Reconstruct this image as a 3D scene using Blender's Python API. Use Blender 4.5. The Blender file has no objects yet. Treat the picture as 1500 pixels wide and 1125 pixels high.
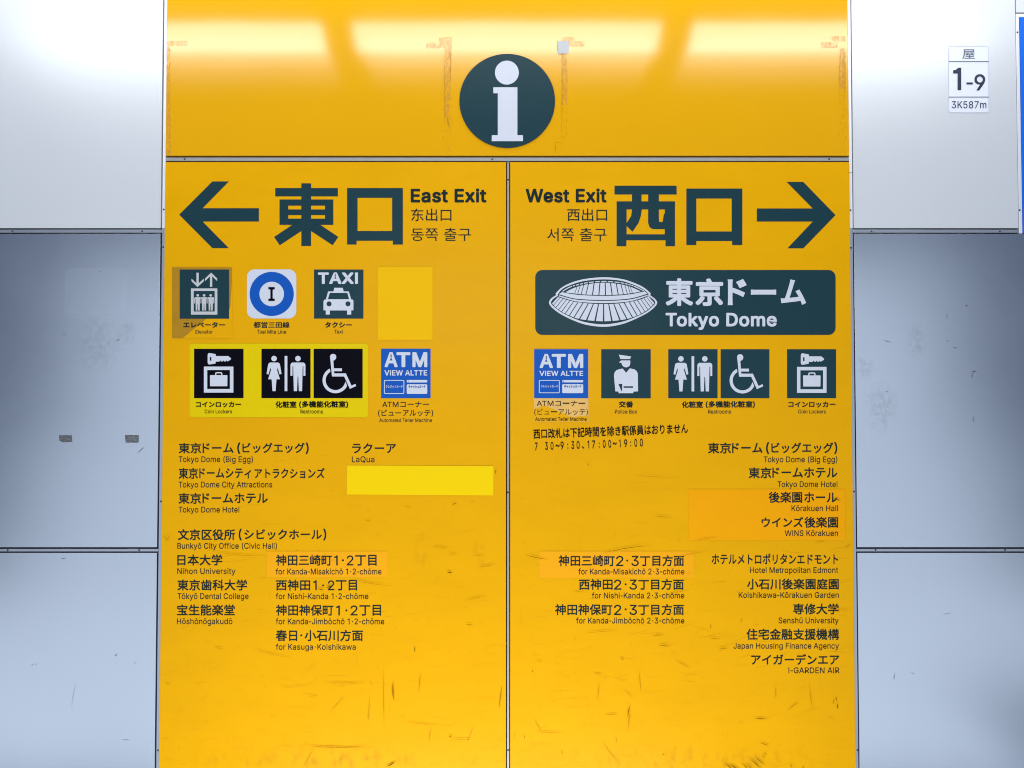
import bpy, bmesh, math, random
from mathutils import Vector, Matrix

sc = bpy.context.scene
COL = sc.collection
R = math.radians

# ------------------------------------------------------------------ camera
FPX, CAM_D, CAM_Z, PITCH = 1150.0, 1.84, 1.52, R(1.40)
cd = bpy.data.cameras.new('camera')
cam = bpy.data.objects.new('camera', cd)
COL.objects.link(cam)
cam.location = (0, -CAM_D, CAM_Z)
cam.rotation_euler = (R(90) + PITCH, 0, 0)
cd.sensor_fit = 'HORIZONTAL'
cd.angle = 2 * math.atan(750 / FPX)
cd.clip_start, cd.clip_end = 0.01, 60
sc.camera = cam

# ------------------------------------------------------------------ light
w = bpy.data.worlds.new('World')
sc.world = w
w.use_nodes = True
bg = w.node_tree.nodes['Background']
bg.inputs['Color'].default_value = (0.42, 0.60, 1.0, 1)
bg.inputs['Strength'].default_value = 0.14


def area(name, loc, target, sx, sy, power, color):
    l = bpy.data.lights.new(name, 'AREA')
    l.shape = 'RECTANGLE'
    l.size, l.size_y, l.energy, l.color = sx, sy, power, color
    o = bpy.data.objects.new(name, l)
    COL.objects.link(o)
    o.location = loc
    d = Vector(target) - Vector(loc)
    o.rotation_euler = d.to_track_quat('-Z', 'Y').to_euler()
    return o


# the row of fluorescent fittings under the ceiling, end to end along the wall: bright tube side and dimmer reflector side
for k in range(-1, 2):
    lxk = -0.02 + 1.31 * k
    area('fluorescent_lamp', (lxk, -1.20, CAM_Z + 1.425), (lxk, -0.25, CAM_Z + 0.3), 1.19, 0.12, 4.7, (1.0, 0.98, 0.95))
    for d, wd, p in ((1.335, 0.14, 1.45), (1.46, 0.14, 0.5), (1.58, 0.12, 0.13)):
        area('lamp_reflector', (lxk, -d, CAM_Z + 1.425), (lxk, -0.80, CAM_Z - 0.2), 1.17, wd, p, (1.0, 1.0, 0.95))
# added fill strip close to the wall, above the frame, to brighten the top
area('top_fill', (0, -0.16, CAM_Z + 1.16), (0, -0.06, CAM_Z - 0.5), 3.2, 0.12, 6.0, (1.0, 0.97, 0.93))
# the lit far side of the concourse behind the photographer and the floor in front of it
area('concourse_lamp', (0.0, -5.2, CAM_Z + 0.55), (0, 0, CAM_Z + 0.55), 7.9, 1.6, 31, (0.97, 0.98, 1.0))
area('concourse_lamp', (0.0, -5.2, CAM_Z - 0.9), (0, 0, CAM_Z - 0.9), 8.8, 1.25, 26, (0.97, 0.98, 1.0))
area('concourse_lamp', (-0.1, -5.1, CAM_Z + 0.85), (0, 0, CAM_Z + 0.2), 2.3, 0.5, 26, (1.0, 0.97, 0.94))
area('floor_fill', (0.0, -3.75, CAM_Z - 1.56), (0, -3.75, CAM_Z), 8.8, 2.7, 64, (0.98, 0.985, 1.0))
area('floor_fill', (-1.1, -1.85, CAM_Z - 1.56), (-1.1, -1.85, CAM_Z), 6.8, 1.0, 21, (0.97, 0.98, 1.0))
area('floor_fill', (-0.1, -0.85, CAM_Z - 1.52), (-0.1, -0.1, CAM_Z - 0.3), 1.5, 0.4, 23, (1.0, 0.97, 0.94))  # added low fill, kept narrow to brighten the lower middle of the boards

vs = sc.view_settings
vs.view_transform = 'Standard'
vs.look = 'None'
vs.exposure = 0.09
vs.gamma = 1.0
vs.use_curve_mapping = False
sc.cycles.use_denoising = True
sc.cycles.filter_width = 1.05
sc.cycles.max_bounces = 6


# ------------------------------------------------------------------ helpers
def W(px, py):
    """Point of the wall plane (x, z) seen at a place of the photograph; used once to measure the sign's real layout."""
    x, y = (px - 750) / FPX, (562.5 - py) / FPX
    c, s = math.cos(PITCH), math.sin(PITCH)
    t = CAM_D / (c - y * s)
    return t * x, CAM_Z + t * (y * c + s)


def srgb(h):
    h = h.lstrip('#')
    v = [int(h[i:i + 2], 16) / 255 for i in (0, 2, 4)]
    return tuple(c / 12.92 if c <= 0.04045 else ((c + 0.055) / 1.055) ** 2.4 for c in v) + (1,)


def mat(name, col, rough=0.4, spec=0.5, metal=0.0, vary=0.06, vscale=6.0, bump=0.0, bscale=3.0, rvary=0.08, stretch=(1, 1, 1), grain=0.0):
    m = bpy.data.materials.new(name)
    m.use_nodes = True
    nt = m.node_tree
    N, L = nt.nodes, nt.links
    b = N['Principled BSDF']
    b.inputs['Metallic'].default_value = metal
    b.inputs['Specular IOR Level'].default_value = spec
    tc = N.new('ShaderNodeNewGeometry')
    mp = N.new('ShaderNodeMapping')
    mp.inputs['Scale'].default_value = stretch
    L.new(tc.outputs['Position'], mp.inputs['Vector'])
    nz = N.new('ShaderNodeTexNoise')
    nz.inputs['Scale'].default_value = vscale
    nz.inputs['Detail'].default_value = 8
    nz.inputs['Roughness'].default_value = 0.65
    L.new(mp.outputs[0], nz.inputs['Vector'])
    mr = N.new('ShaderNodeMapRange')
    mr.inputs['From Min'].default_value, mr.inputs['From Max'].default_value = 0.05, 0.95
    mr.inputs['To Min'].default_value, mr.inputs['To Max'].default_value = 1 - vary, 1 + vary
    L.new(nz.outputs['Fac'], mr.inputs['Value'])
    mx = N.new('ShaderNodeVectorMath')
    mx.operation = 'SCALE'
    mx.inputs[0].default_value = col[:3]
    L.new(mr.outputs[0], mx.inputs['Scale'])
    L.new(mx.outputs[0], b.inputs['Base Color'])
    mr2 = N.new('ShaderNodeMapRange')
    mr2.inputs['From Min'].default_value, mr2.inputs['From Max'].default_value = 0.05, 0.95
    mr2.inputs['To Min'].default_value, mr2.inputs['To Max'].default_value = rough - rvary, rough + rvary
    L.new(nz.outputs['Fac'], mr2.inputs['Value'])
    L.new(mr2.outputs[0], b.inputs['Roughness'])
    if bump or grain:
        n2 = N.new('ShaderNodeTexNoise')
        n2.inputs['Scale'].default_value = bscale
        n2.inputs['Detail'].default_value = 1.5
        L.new(tc.outputs['Position'], n2.inputs['Vector'])
        bp = N.new('ShaderNodeBump')
        bp.inputs['Strength'].default_value = 1.0
        bp.inputs['Distance'].default_value = bump
        L.new(n2.outputs['Fac'], bp.inputs['Height'])
        last = bp
        if grain:
            n3 = N.new('ShaderNodeTexNoise')
            n3.inputs['Scale'].default_value = 420
            n3.inputs['Detail'].default_value = 2
            L.new(tc.outputs['Position'], n3.inputs['Vector'])
            b2 = N.new('ShaderNodeBump')
            b2.inputs['Distance'].default_value = grain
            L.new(n3.outputs['Fac'], b2.inputs['Height'])
            L.new(bp.outputs[0], b2.inputs['Normal'])
            last = b2
        L.new(last.outputs[0], b.inputs['Normal'])
    return m


def worn(name, col, rough=0.5, scale=(60, 1, 60), thresh=0.5, soft=0.12, opacity=0.8, edge=None):
    """Patchy residue, scuffs and dirt with a shape of their own: a noise decides where it still sticks.
    With edge set, it also thins out towards the rim of the patch."""
    m = bpy.data.materials.new(name)
    m.use_nodes = True
    nt = m.node_tree
    N, L = nt.nodes, nt.links
    b = N['Principled BSDF']
    b.inputs['Base Color'].default_value = col
    b.inputs['Roughness'].default_value = rough
    g = N.new('ShaderNodeNewGeometry')
    mp = N.new('ShaderNodeMapping')
    mp.inputs['Scale'].default_value = scale
    L.new(g.outputs['Position'], mp.inputs['Vector'])
    nz = N.new('ShaderNodeTexNoise')
    nz.inputs['Scale'].default_value = 1
    nz.inputs['Detail'].default_value = 5
    nz.inputs['Roughness'].default_value = 0.6
    L.new(mp.outputs[0], nz.inputs['Vector'])
    mr = N.new('ShaderNodeMapRange')
    mr.inputs['From Min'].default_value, mr.inputs['From Max'].default_value = thresh - soft, thresh + soft
    mr.inputs['To Min'].default_value, mr.inputs['To Max'].default_value = 0, opacity
    L.new(nz.outputs['Fac'], mr.inputs['Value'])
    out = mr.outputs[0]
    if edge:
        tc = N.new('ShaderNodeTexCoord')
        ma = N.new('ShaderNodeMapping')
        ma.inputs['Location'].default_value = (-1, 0, -1)
        ma.inputs['Scale'].default_value = (2, 0, 2)
        L.new(tc.outputs['Generated'], ma.inputs['Vector'])
        ln = N.new('ShaderNodeVectorMath')
        ln.operation = 'LENGTH'
        L.new(ma.outputs[0], ln.inputs[0])
        m2 = N.new('ShaderNodeMapRange')
        m2.inputs['From Min'].default_value, m2.inputs['From Max'].default_value = 1.0, 1.0 - edge
        L.new(ln.outputs['Value'], m2.inputs['Value'])
        mu = N.new('ShaderNodeMath')
        mu.operation = 'MULTIPLY'
        L.new(out, mu.inputs[0])
        L.new(m2.outputs[0], mu.inputs[1])
        out = mu.outputs[0]
    L.new(out, b.inputs['Alpha'])
    return m


def link(name, me, loc, m, parent):
    o = bpy.data.objects.new(name, me)
    COL.objects.link(o)
    if m is not None:
        me.materials.append(m)
    if parent is not None:
        o.parent = parent
        pl = Vector(parent['_o'])
        o.location = Vector(loc) - pl
    else:
        o.location = loc
    o['_o'] = tuple(loc)
    return o


def mk(name, verts, faces, m, parent=None, smooth=False):
    xs = [v[0] for v in verts]; ys = [v[1] for v in verts]; zs = [v[2] for v in verts]
    c = ((min(xs) + max(xs)) / 2, max(ys), (min(zs) + max(zs)) / 2)
    me = bpy.data.meshes.new(name)
    me.from_pydata([(x - c[0], y - c[1], z - c[2]) for x, y, z in verts], [], faces)
    me.validate()
    me.update()
    return link(name, me, c, m, parent)


def box(name, x0, x1, z0, z1, y0, y1, m, parent=None, bev=0.0008):
    """y0 is the face towards the viewer (more negative)"""
    bm = bmesh.new()
    bmesh.ops.create_cube(bm, size=1.0)
    cx, cy, cz = (x0 + x1) / 2, y1, (z0 + z1) / 2
    for v in bm.verts:
        v.co = Vector((v.co.x * (x1 - x0), (v.co.y - 0.5) * (y1 - y0), v.co.z * (z1 - z0)))
    if bev:
        bmesh.ops.bevel(bm, geom=bm.edges[:], offset=bev, segments=2, profile=0.6, affect='EDGES')
    me = bpy.data.meshes.new(name)
    bm.to_mesh(me)
    bm.free()
    return link(name, me, (cx, cy, cz), m, parent)


def tag(o, label, cat, group=None):
    o['label'] = label
    o['category'] = cat
    o['kind'] = 'thing'
    if group:
        o['group'] = group
    return o


# flat outlines (holes allowed) -> triangulated sheet; everything given in photograph pixels and turned to metres by W
def curve_mesh(cu):
    ob = bpy.data.objects.new('tmp', cu)
    COL.objects.link(ob)
    dg = bpy.context.evaluated_depsgraph_get()
    dg.update()
    me = bpy.data.meshes.new_from_object(ob.evaluated_get(dg))
    V = [(v.co.x, v.co.y) for v in me.vertices]
    F = [tuple(p.vertices) for p in me.polygons]
    bpy.data.objects.remove(ob)
    bpy.data.curves.remove(cu)
    bpy.data.meshes.remove(me)
    return V, F


def fill(polys):
    cu = bpy.data.curves.new('tmp', 'CURVE')
    cu.dimensions = '2D'
    cu.fill_mode = 'BOTH'
    for p in polys:
        s = cu.splines.new('POLY')
        s.points.add(len(p) - 1)
        for q, (x, y) in zip(s.points, p):
            q.co = (x, y, 0, 1)
        s.use_cyclic_u = True
    return curve_mesh(cu)


# Outlines of the grotesque Latin letters, two printable characters per number (offset 200, 509 = cap height)
_B = ''.join(chr(c) for c in range(35, 127) if c not in (39, 92))
LATIN = {
    ' ': '(@',
    '(': ');&7(S&:)2&C)o&P*P&c+/&x+e(5,7(q,7(C*}($)d&y),&v(S(#&Q(@%H(q$2(5$2&j$~&M%p&=&b',
    ')': ');%^$2&4%J&O&R&X(S&U),&N)d&0*}%^,7&?,7&W+e&m+/&~*P(1)n(9)2(<(S(6&a($%n&e$}&?$2',
    '-': '+;)|(y)|(@&P(@&P(y',
    '0': '+;(h%1(2%9&a%P&=%w%~&O%n(6%i)(%n)u%~*[&=+5&a+Z(2+s(h+{)A+s)n+Z*6+5*P*[*a)u*f)(*a(6*P&O*7%w)n%P)A%9 (h%k)/%q)L&()d&E)u&o*#(F*()(*#)e)u*=)d*f)L+))/+;(h+B(D+;(&+)&k*f&Y*=&O)e&K)(&O(F&Y&o&k&E(&&((D%q',
    '1': '*a)>+t)>%8(T%8(T*a&8*a&8+6&k+=(=+Q([+t',
    '2': '+;%y%8%y%h(o(j)D)D)b)r)i*,)k*C)h*^)_*t)O+*);+7)#+?(e+B(H+?(0+5&x+&&j*n&a*V&^*:%{*:&$*f&4+0&M+O&n+g(:+v(f+{)6+v)]+h)|+P*9+3*H*l*M*D*J*)*C)i*5)L){)-)5(8&x%u&x%r*U%r*U%8',
    '3': '+;(_%1(1%5&d%B&@%V&#%r%m&9%e&c&K&c&Q&I&]&5&o&$()%t(C%m(`%k(}%n)=%v)S&()f&;)p&R)t&p)q(0)g(H)U(^)=(o(w(y(M(}&|(}&|)U)J+6)J+:&#+:&#+t*D+t*D+C(W)@(W)K)2)J)_)>*()&*C(c*S(>*Y&p*S&E*B%{*(%])`%D)4%6',
    '4': '+;%a&G%a&}(|+t)b+t&K(*&K(&*n(&*n&G )D%8)D&W)D&q)D)i*&)i*&%8',
    '5': '+;(b%1(6%6&k%C&J%X&1%u%{&;%u&a&X&a&^&J&i&7&y&&(1%u(H%m(b%k)#%n)>%y)T&0)e&F)o&b)s(%)o(E)e(b)S(y)=)0(});(_)?(+)6&p),&_({%|)&&>+t*>+t*>+:&v+:&e)W&g)W&z)f(6)p(O)v(j)y)1)u)P)l)l)]*))G*<).*K(l*T(K*W(&*Q&S*A&**&%b)`%G)6%7',
    '6': '+;(g%1(:%7&m%G&K%a&2&(%~&Q%y(%%}(K&.(t&D)G&h*#)%+t)m+t&v)/&p)/())J(H)^(p)e)@)`)g)Q**)9*B(u*P(M*U&|*P&N*@&&*&%`)a%F)9%6 (g%i)(%m)A%x)U&-)e&C)o&_)r&|)o(?)e(Y)U(p)A)$)()0(g)3(J)0(2)%&x(p&i(Z&_(@&[&}&_&_&i&D&x&-(2%x(J%m',
    '7': '+;&?%8)n+6)n+:%w+:%w+t*W+t*W+7()%8',
    '8': '+;(g%1(6%6&g%C&C%Y&(%w%r&>%m&f%p(*%z(G&/(a&C(v&[)*&x)3&x)5&U)D&;)_&**%&#*L&)*r&8+8&P+S&q+i(<+v(g+{)7+v)]+i)|+S*9+8*I*r*N*L*H*%*7)_)x)D)V)5)V)3)r)**/(v*D(a*S(G*^(**b&f*[&>*J%w*0%Y)h%C)=%6 (g%j),%m)G%u)^&()n&9)x&O)|&j)x())m(A)[(T)E(d)*(m(g(p(H(m(-(d&r(T&a(A&U()&Q&j&U&O&`&9&p&((+%u(G%m (g)L)%)N)<)V)O)d)^)u)g*/)j*H)g*`)_*u)P++)=+7)%+?(g+B(L+?(5+7&~++&p*u&g*`&d*H&g*/&p)u&~)d(6)V(M)N',
    '9': '+;(g+{)9+u)a+e*&+J*@+(*P*Y*U*+*Q)`*E)8*.(e)f(,(L%8&a%8)W(})^(})I(b)+(N(_(G(3(K&h(Z&H(r&1)7%})^%y*0%~*^&3+*&L+K&n+e(:+u (g+B(K+?(2+4&y*~&i*h&`*M&[*0&`)m&i)Q&y)<(2)+(K(|(g(x)((|)A)+)U);)e)Q)o)l)r*.)o*M)e*h)U*~)A+4)(+?',
    ':': '(@&=%4&,%7%x%A%n%P%k%b%n%t%x&&&,&1&=&5&O&1&_&&&i%t&l%b&i%P&_%A&O%7 &=)9&,)<%x)F%n)U%k)g%n)y%x*-&,*7&=*:&O*7&_*-&i)y&l)g&i)U&_)F&O)<',
    'A': '+V%H%8(M+t)>+t+E%8*[%8)I)X)2*D(m+T(z+T(Y*C(C)X&3%8 &L&m&L(K*B(K*B&m',
    'B': '+>%u%8%u+t(v+t)K+o)t+b*7+K*M+0*Z*k*_*F*[*(*S)k*E)W*4)H)f)5)f)0)~)+*;(z*Q(h*c(O*o(1*s&g*n&B*a%|*I%`*(%J)W%<(|%8 &[%r(z%r)R%x)u&.*-&G*3&h*0($*%(<)r(O)](_)A(i(}(l&[(l &[)G(s)G)3)J)J)R)_)`)n)q)x*,){*D)u*d)d*~)E+4(u+:&[+:',
    'C': '+u)5%1(Q%9&u%Q&F%x&#&Q%i(7%a)(%i)t&#*Y&F+3&u+Z(Q+s)5+{)[+x*#+o*E+a*c+M*|+5+6*s+E*Q+O*,*i*,*b*E*U*[*5*})f+7)5+>(d+8(<+%&u*d&[*<&K)e&E)(&K(F&[&p&v&G(<&*(d%t)5%n)f%u*5&/*U&P*i(#+O(#+E&Z+6&9*}%w*c%_*E%K*$%=)[%4',
    'D': '+m(`%8&>%8&>%r([%r):%x)i&/*2&L*K&t*Z(J*`))*Z)c*K*9*2*`)k*})=+4(b+:&;+:&;+t(f+t)P+l*1+T*`+/+&*W+=)t+D))+=(9+&&U*_%}*/%W)M%@ &[+t&[%8%u%8%u+t',
    'E': '*t%u%8%u+t*D+t*D+:&[+:&[)H*3)H*3(j&[(j&[%r*G%r*G%8',
    'F': '*k%u%8%u+t*A+t*A+:&[+:&[)@**)@**(b&[(b&[%8',
    'G': ',#)7%1(Q%9&t%Q&F%y%~&R%h(7%a)(%h)t%~*Y&E+3&t+Z(O+s)3+{)Z+x*#+o*F+`*d+K*~+3+7*q+G*P+P*-*i*-*S*Y*4*|)f+6)3+>(c+8(;+%&u*e&[*<&K)e&E)(&K(F&[&p&v&G(<&*(e%t)7%n)`%r*)&$*F&;*]&Y*k(#*p(N+((K)E(K)E)*+T)*+T(L+M&l+9&9*t%k*I%K)q%8',
    'H': '+|%u%8%u+t&[+t&[)K*X)K*X+t+?+t+?%8*X%8*X(m&[(m&[%8',
    'I': '(@%w%8%w+t&^+t&^%8',
    'J': '*](=%1&Z%;&)%Y%e&/%Y&p%Y(1&@(1&@&p&F&F&X&(&t%q(=%k(a%q(}&()4&F):&p):+t){+t){&p)q&/)P%Y({%;',
    'K': '+I&F&p&F(]&j)/(2)Y(X*(*<+t+6+t(l)>(i)> %u%8%u+t&[+t&[)y&Z(f&[(E&[%8 *D%8(@)-(i)`+7%8',
    'L': '*Y%u%8%u+t&[+t&[%r*9%r*9%8',
    'M': '-6%u%8%u+t&w+t)?(?)I&~)U&Y)b&2)m%j)^%j)i&1)u&W*%&}*0(?+R+t,T+t,T%8+o%8+o)M+o)r+p*A+q*n+r+?+x+?+i*j+X*;+I)m+>)M*%%8)H%8(.)M&~)l&p*9&`*i&N+?&U+?&V*q&W*D&X)s&X)M&X%8',
    'N': ',&%u%8%u+t&g+t*&(;*;&v*T&I*o%p*f%o*b&J*`&|*`(G*`+t+E+t+E%8*S%8(N)L(5)v&s*M&J+:&U+<&X*P&Z)s&[)M&[%8',
    'O': ',1)5%1(Q%9&u%Q&G%x&#&Q%i(7%a)(%i)t&#*Y&G+3&u+Z(Q+s)5+{)t+s*P+Z*~+3+F*Y+])t+d)(+](7+F&Q*~%x*P%Q)t%9 )5%n)a%t*-&**O&G*i&o*z(F+#)(*z)e*i*=*O*e*-+&)a+8)5+>(d+8(<+&&v*e&[*<&K)e&E)(&K(F&[&o&v&G(<&*(d%t',
    'P': '+3%u%8%u+t(p+t)K+n)w+^*>+D*V+#*e*W*j*,*e)Z*V)3*>(n)w(S)K(C(p(>&K(>&K(w(n(w)7({)S)*)i):)x)P*%)j*(*,*%*H)x*c)i*x)S+-)6+7(m+:&[+:&[%8',
    'Q': ',1(z&~)d&~*A&3*P%z+J$c*b$c**%S)v%g )5%1(Q%9&u%Q&G%x&#&Q%i(7%a)(%i)t&#*Y&G+3&u+Z(Q+s)5+{)t+s*P+Z*~+3+F*Y+])t+d)(+](7+F&Q*~%x*P%Q)t%9 )5%n)a%t*-&**O&G*i&o*z(F+#)(*z)e*i*=*O*e*-+&)a+8)5+>(d+8(<+&&v*e&[*<&K)e&E)(&K(F&[&o&v&G(<&*(d%t',
    'R': '+7%u%8%u+t(q+t)L+o)x+`*?+G*V+&*f*[*j*0*f)`*V)9*?(u)x(^)K(O(q(J&>(J&>))(o)))7),)T)5)j)C)y)V*%)o*)*0*%*L)y*f)j*z)T+.)7+7(n+:&[+:&[%8 *1%8(k(j)Y(j*}%8',
    'S': '+5(e%/(0%4&_%A&9%W%y%u%g&>%_&h&F&h&L&L&Y&6&m&$(*%t(F%m(e%j)+%m)H%u)b&()t&:*$&P**&j*%($)w(7)g(E)R(Q(z(c(<(t&_).&4)K%u)q%m*D%s*n&)+6&D+R&i+i(8+v(h+{)=+v)g+i*/+R*I+7*Z*p*b*J)|*J)q*m)X++)5+;(f+A(F+>(++6&p+)&`*s&T*_&Q*H&U*0&b)y&s)j(-)_(X)O)2)A)c)2*7(s*K(a*[(J*f(/*i&j*d&A*R%y*8%Z)n%C)@%4',
    'T': '+7%X+:%X+t*r+t*r+:)++:)+%8(E%8(E+:',
    'U': '+|)-%0(O%6&y%G&P%d&3&.%{&Z%u(1%u+t&Z+t&Z(6&_&o&l&O(#&5(?%}(a%q)-%m)T%q)v%}*5&5*I&O*U&o*Y(6*Y+t+?+t+?(1+9&Z+&&.*d%d*;%G)f%6',
    'V': '+V(P%8%H+t&2+t(D(R([&h(}%W(p%W)5&i)L(R*[+t+E+t)@%8',
    'W': '-q&z%8%H+t&0+t(&(H(3&p(?&<(I%a(A%a(L&<(W&p(e(H)]+t*L+t+D(H+P&p+]&<+h%a+_%a+j&<+u&p,&(H,x+t-a+t,.%8+=%8*@)n*/*W){+Q*.+Q)z*[)i)n(k%8',
    'X': '+P%J%8(^)F(^(q%U+t&F+t(6*a(P*9(d)t(x)N(m)N)%)t):*9)T*a*F+t+4+t)-(t)-)I+>%8*N%8)N&`)6())#(G(k(l(y(l(f(H(R(*(:&`&9%8',
    'a': '*U(#%/&]%3&<%=%}%N%i%f%[&&%V&J%Z&i%d($%s(7&,(E&[(W(6(a(o(h)3(p);(x)>)))>)+);)A)5)S)*)b(u)m(a)t(H)v(/)t&t)m&T)W&B)<%b)M%r)m&-**&F*<&d*G(&*N(F*P(t*K)H*8)]*&)m)k)x)L)|)$)|%8)?%8)?%m):%m)%%Q([%9(B%2 (.%f(N%j(i%t(}&()1&;):&Q)>&i)>(B)-(:(l(4(L(/(3(,&e&~&S&u&E&j&=&Z&:&G&<&5&D&%&P%v&a%m',
    'b': '*y(j%0(J%3(0%<&i%W&T%t&N%t&N%8%n%8%n+t&P+t&P)j&T)j&h**(/*E(I*M(j*P)<*J)d*9*))w*B)O*Q(z*V(A*Q&d*B&2**%f)d%H)<%6 (a%h)&%l)A%{)W&6)g&S)p&v)s(A)p(h)g)/)W)L)B)b)&)p(a)u(@)p($)c&k)M&[)1&R(j&O(A&R&u&[&Q&k&4(%%z(@%l',
    'c': '*](S%0&~%6&S%H&0%g%q&3%a&d%Z(?%a(x%q)M&0)u&S*8&~*J(S*P).*I)[*4*#)m*:)?)Y)0)L)K)8)b(w)p(S)u(1)p&p)a&Z)I&J),&A(e&>(?&A&v&J&S&Z&7&p%{(1%l(S%g(x%m)9%{)N&7)Z&S*;&D*2&,*$%q)]%M)/%7',
    'd': '*y(G%0&v%6&M%H&-%f%p&2%`&d%Z(A%`(z%p)O&-)w&N*9&v*J(H*P(i*M)&*E)I**)])j)b)j)b+t*D+t*D%8)d%8)d%t)^%t)I%W)%%<(h%3 (Q%h(q%l)1%z)F&4)U&Q)`&u)c(A)`(j)V)1)F)M)1)c(r)p(Q)u(0)p&p)b&Z)L&J)/&A(h&>(A&A&v&K&S&Z&6&p%{(0%l',
    'e': '*e(X%0($%6&S%H&0%g%q&3%a&c%Z(?%`(w%p)L&/)t&Q*7&|*J(Q*P(q*N)4*F)P*9)j*$*$)f*5)D*@(w*C(F*C(-&)(-&)(b)}(b)a(N)^(r)T)7)E)P)1)e(r)q(Q)u(1)q&q)d&[)P&K)8&A(v&>(W&>(6&B&j&L&H&_&.&v%v(7%k(X%g)(%n)G&&)]&G*=&9*1%x)z%`)b%K)E%<(~%3',
    'f': ')((i*K(i)r%>)r%>*K &/%8&/+%&2+C&>+]&O+p&f+~($,+(?,.(c,+(x,$(h+J([+N(G+P(/+L&y+B&p+1&m*t&m%8',
    'g': '*z(S#U(,#X&e#a&G#n&0$#%y$7%l$M&C$j&X$P&y$:(6$3(S$1(~$6)D$G)Z$d)b%2)b%})]%})I%b)%%H(h%@(G%=&w%B&O%S&.%n%p&8%`&g%Z(C%`({%p)O&.)w&N*9&w*J(H*P(i*N)&*E)J**)_)j)d)j)d*K*D*K*D%/*?$]*.$8)o#x)M#e)$#Y (Q%t(r%x)2&))G&=)V&W)`&y)c(E)`(l)V)2)G)M)2)c(r)p(Q)u(0)p&p)c&Z)L&K)0&A(j&>(E&A&z&K&Y&Z&>&p&*(0%x',
    'h': '*k&P(h&P%8%n%8%n+t&P+t&P)I&D)I&Z)w&w*:(?*K(h*P)2*L)Q*A)l*-*$)l*1)G*5(u*5%8)R%8)R(p)L)=);)Z({)n(V)t(<)q($)h&l)Y&])E&S)+',
    'i': '(+%n%8%n*K&P*K&P%8 &2+1%|+4%o+=%e+J%b+Y%e+j%o+w%|,$&2,(&B,$&P+w&Y+j&]+Y&Y+J&P+=&B+4',
    'k': '*M&L&h&L(X&W(X)F*K*8*K(<(K(5(K %n%8%n+t&P+t&P%8 )P%8&s(>(C(j*D%8',
    'l': '(+%p%8%p+t&Q+t&Q%8',
    'm': '-#%n%8%n*K&N*K&N)Q&J)Q&T)n&c**&v*;(0*H(G*P(`*R)+*L)I*9)`)v)l)Q)c)Q)m)l)|*&*5*9*M*G*h*O++*R+J*O+h*D,%*2,9)s,E)R,I)),I%8+g%8+g)(+a)K+O)d+5)q*t)u*[)s*F)k*6)^*))L)})8)z(|)z%8)<%8)<).)7)J)&)b(j)q(K)u(6)s&})k&k)^&])K&S)4&P(s&P%8',
    'n': '*k&P(h&P%8%n%8%n*K&N*K&N)I&D)I&Z)w&w*:(?*K(h*P)2*L)Q*A)l*-*$)l*1)G*5(u*5%8)R%8)R(p)L)=);)Z({)n(V)t(<)q($)h&l)Y&])E&S)+',
    'o': '*p(S%0&~%6&S%H&0%g%q&3%a&d%Z(?%a(x%q)M&0)u&S*8&~*J(S*P)**J)U*8)x)u*7)M*H(x*M(?*H&d*7&3)x%g)U%H)*%6 (S%g(w%l)8%{)N&7)^&S)g&v)j(?)g(e)^),)N)I)8)a(w)p(S)u(1)p&p)a&Z)I&J),&A(e&>(?&A&v&J&S&Z&7&p%{(1%l',
    'p': '*y%n#^%n*K&N*K&N)j&T)j&h**(/*E(I*M(j*P)<*J)d*9*))w*B)O*Q(z*V(A*Q&d*B&2**%f)d%H)<%6(j%0(J%3(1%<&i%W&T%t&P%t&P#^ (a%h)&%l)A%{)W&6)g&S)p&v)s(A)p(h)g)/)W)L)B)b)&)p(a)u(@)p($)c&k)M&[)1&R(j&O(A&R&u&[&Q&k&4(%%z(@%l',
    'r': ')-%n%8%n*K&N*K&N)l&Q)l&a*+&w*?(9*L(Y*Q(j*P(x*P(x)m(k)o(S)q(:)n&~)f&k)W&])F&S)0&P(r&P%8',
    's': '*=(:%0&p%3&N%;&2%J%w%_%f%x%]&<&<&I&G&-&Z%u&u%j(9%f(^%k(y%w)0&/)6&E)3&W)(&g(r&r(X&z&t(.&F(>&%(T%n(r%h)<%l)[%z)w&5*2&Q*B&t*M(?*P(d*M)(*D)A*6)U)~)e)g)o)L)6)?),)T(x)g(`)s(?)x&{)t&b)h&P)U&K)?&N),&Z(x&o(m(0(d(j(U)=(F)](/)p&m)v&I)q&))c%h)L%P).%>(d%3',
    't': '(h(P*K(P)r%>)r%>*K %z+M&]+M&]&@&_&*&g%v&u%n(.%k(=%l(N%o(Y%:(D%5(,%4&[%:&:%M&%%m%z&;',
    'u': '*k(:%3&q%7&Q%C&7%W%~%t%r&=%n&j%n*K&P*K&P&o&U&G&h&)((%q(L%k(g%n(~%w)6&+)E&?)O&X)R&x)R*K*5*K*5%8)T%8)T&:)^&:)H%h)+%I(c%8',
    'v': '*U(&%8%I*K&2*K()&z(?&5(R%M(<%M(O&5(e&z)[*K*C*K(g%8',
    'w': ',S&i%8%O*K&5*K&d(Z&y&h(3%b()%b(>&f(R(Z)%*K)g*K*:(Z*N&g*c%b*W%b*n&f+((Z+V*K,=*K*~%8*@%8)j(0)[(f)M)B)?)})M)})?)B)1(f(}(0(K%8',
    'x': '*K%M%8(/(_(/(/%U*K&B*K&r)](7)&(S(R(3(R(N)&(n)])D*K*0*K(U(-(U(Z*6%8)I%8(l&3(L&g(1(:(Q(:(6&g&s&3&9%8',
    'y': '*U%h#b%v$<&$$;&F$9&T$>&a$H&l$X&v$o(&%7%I*K&2*K()&z(?&5(R%M(<%M(N&5(e&z)[*K*C*K(P$X(5$&&~#q&j#e&S#^&9#[%z#^',
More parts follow.
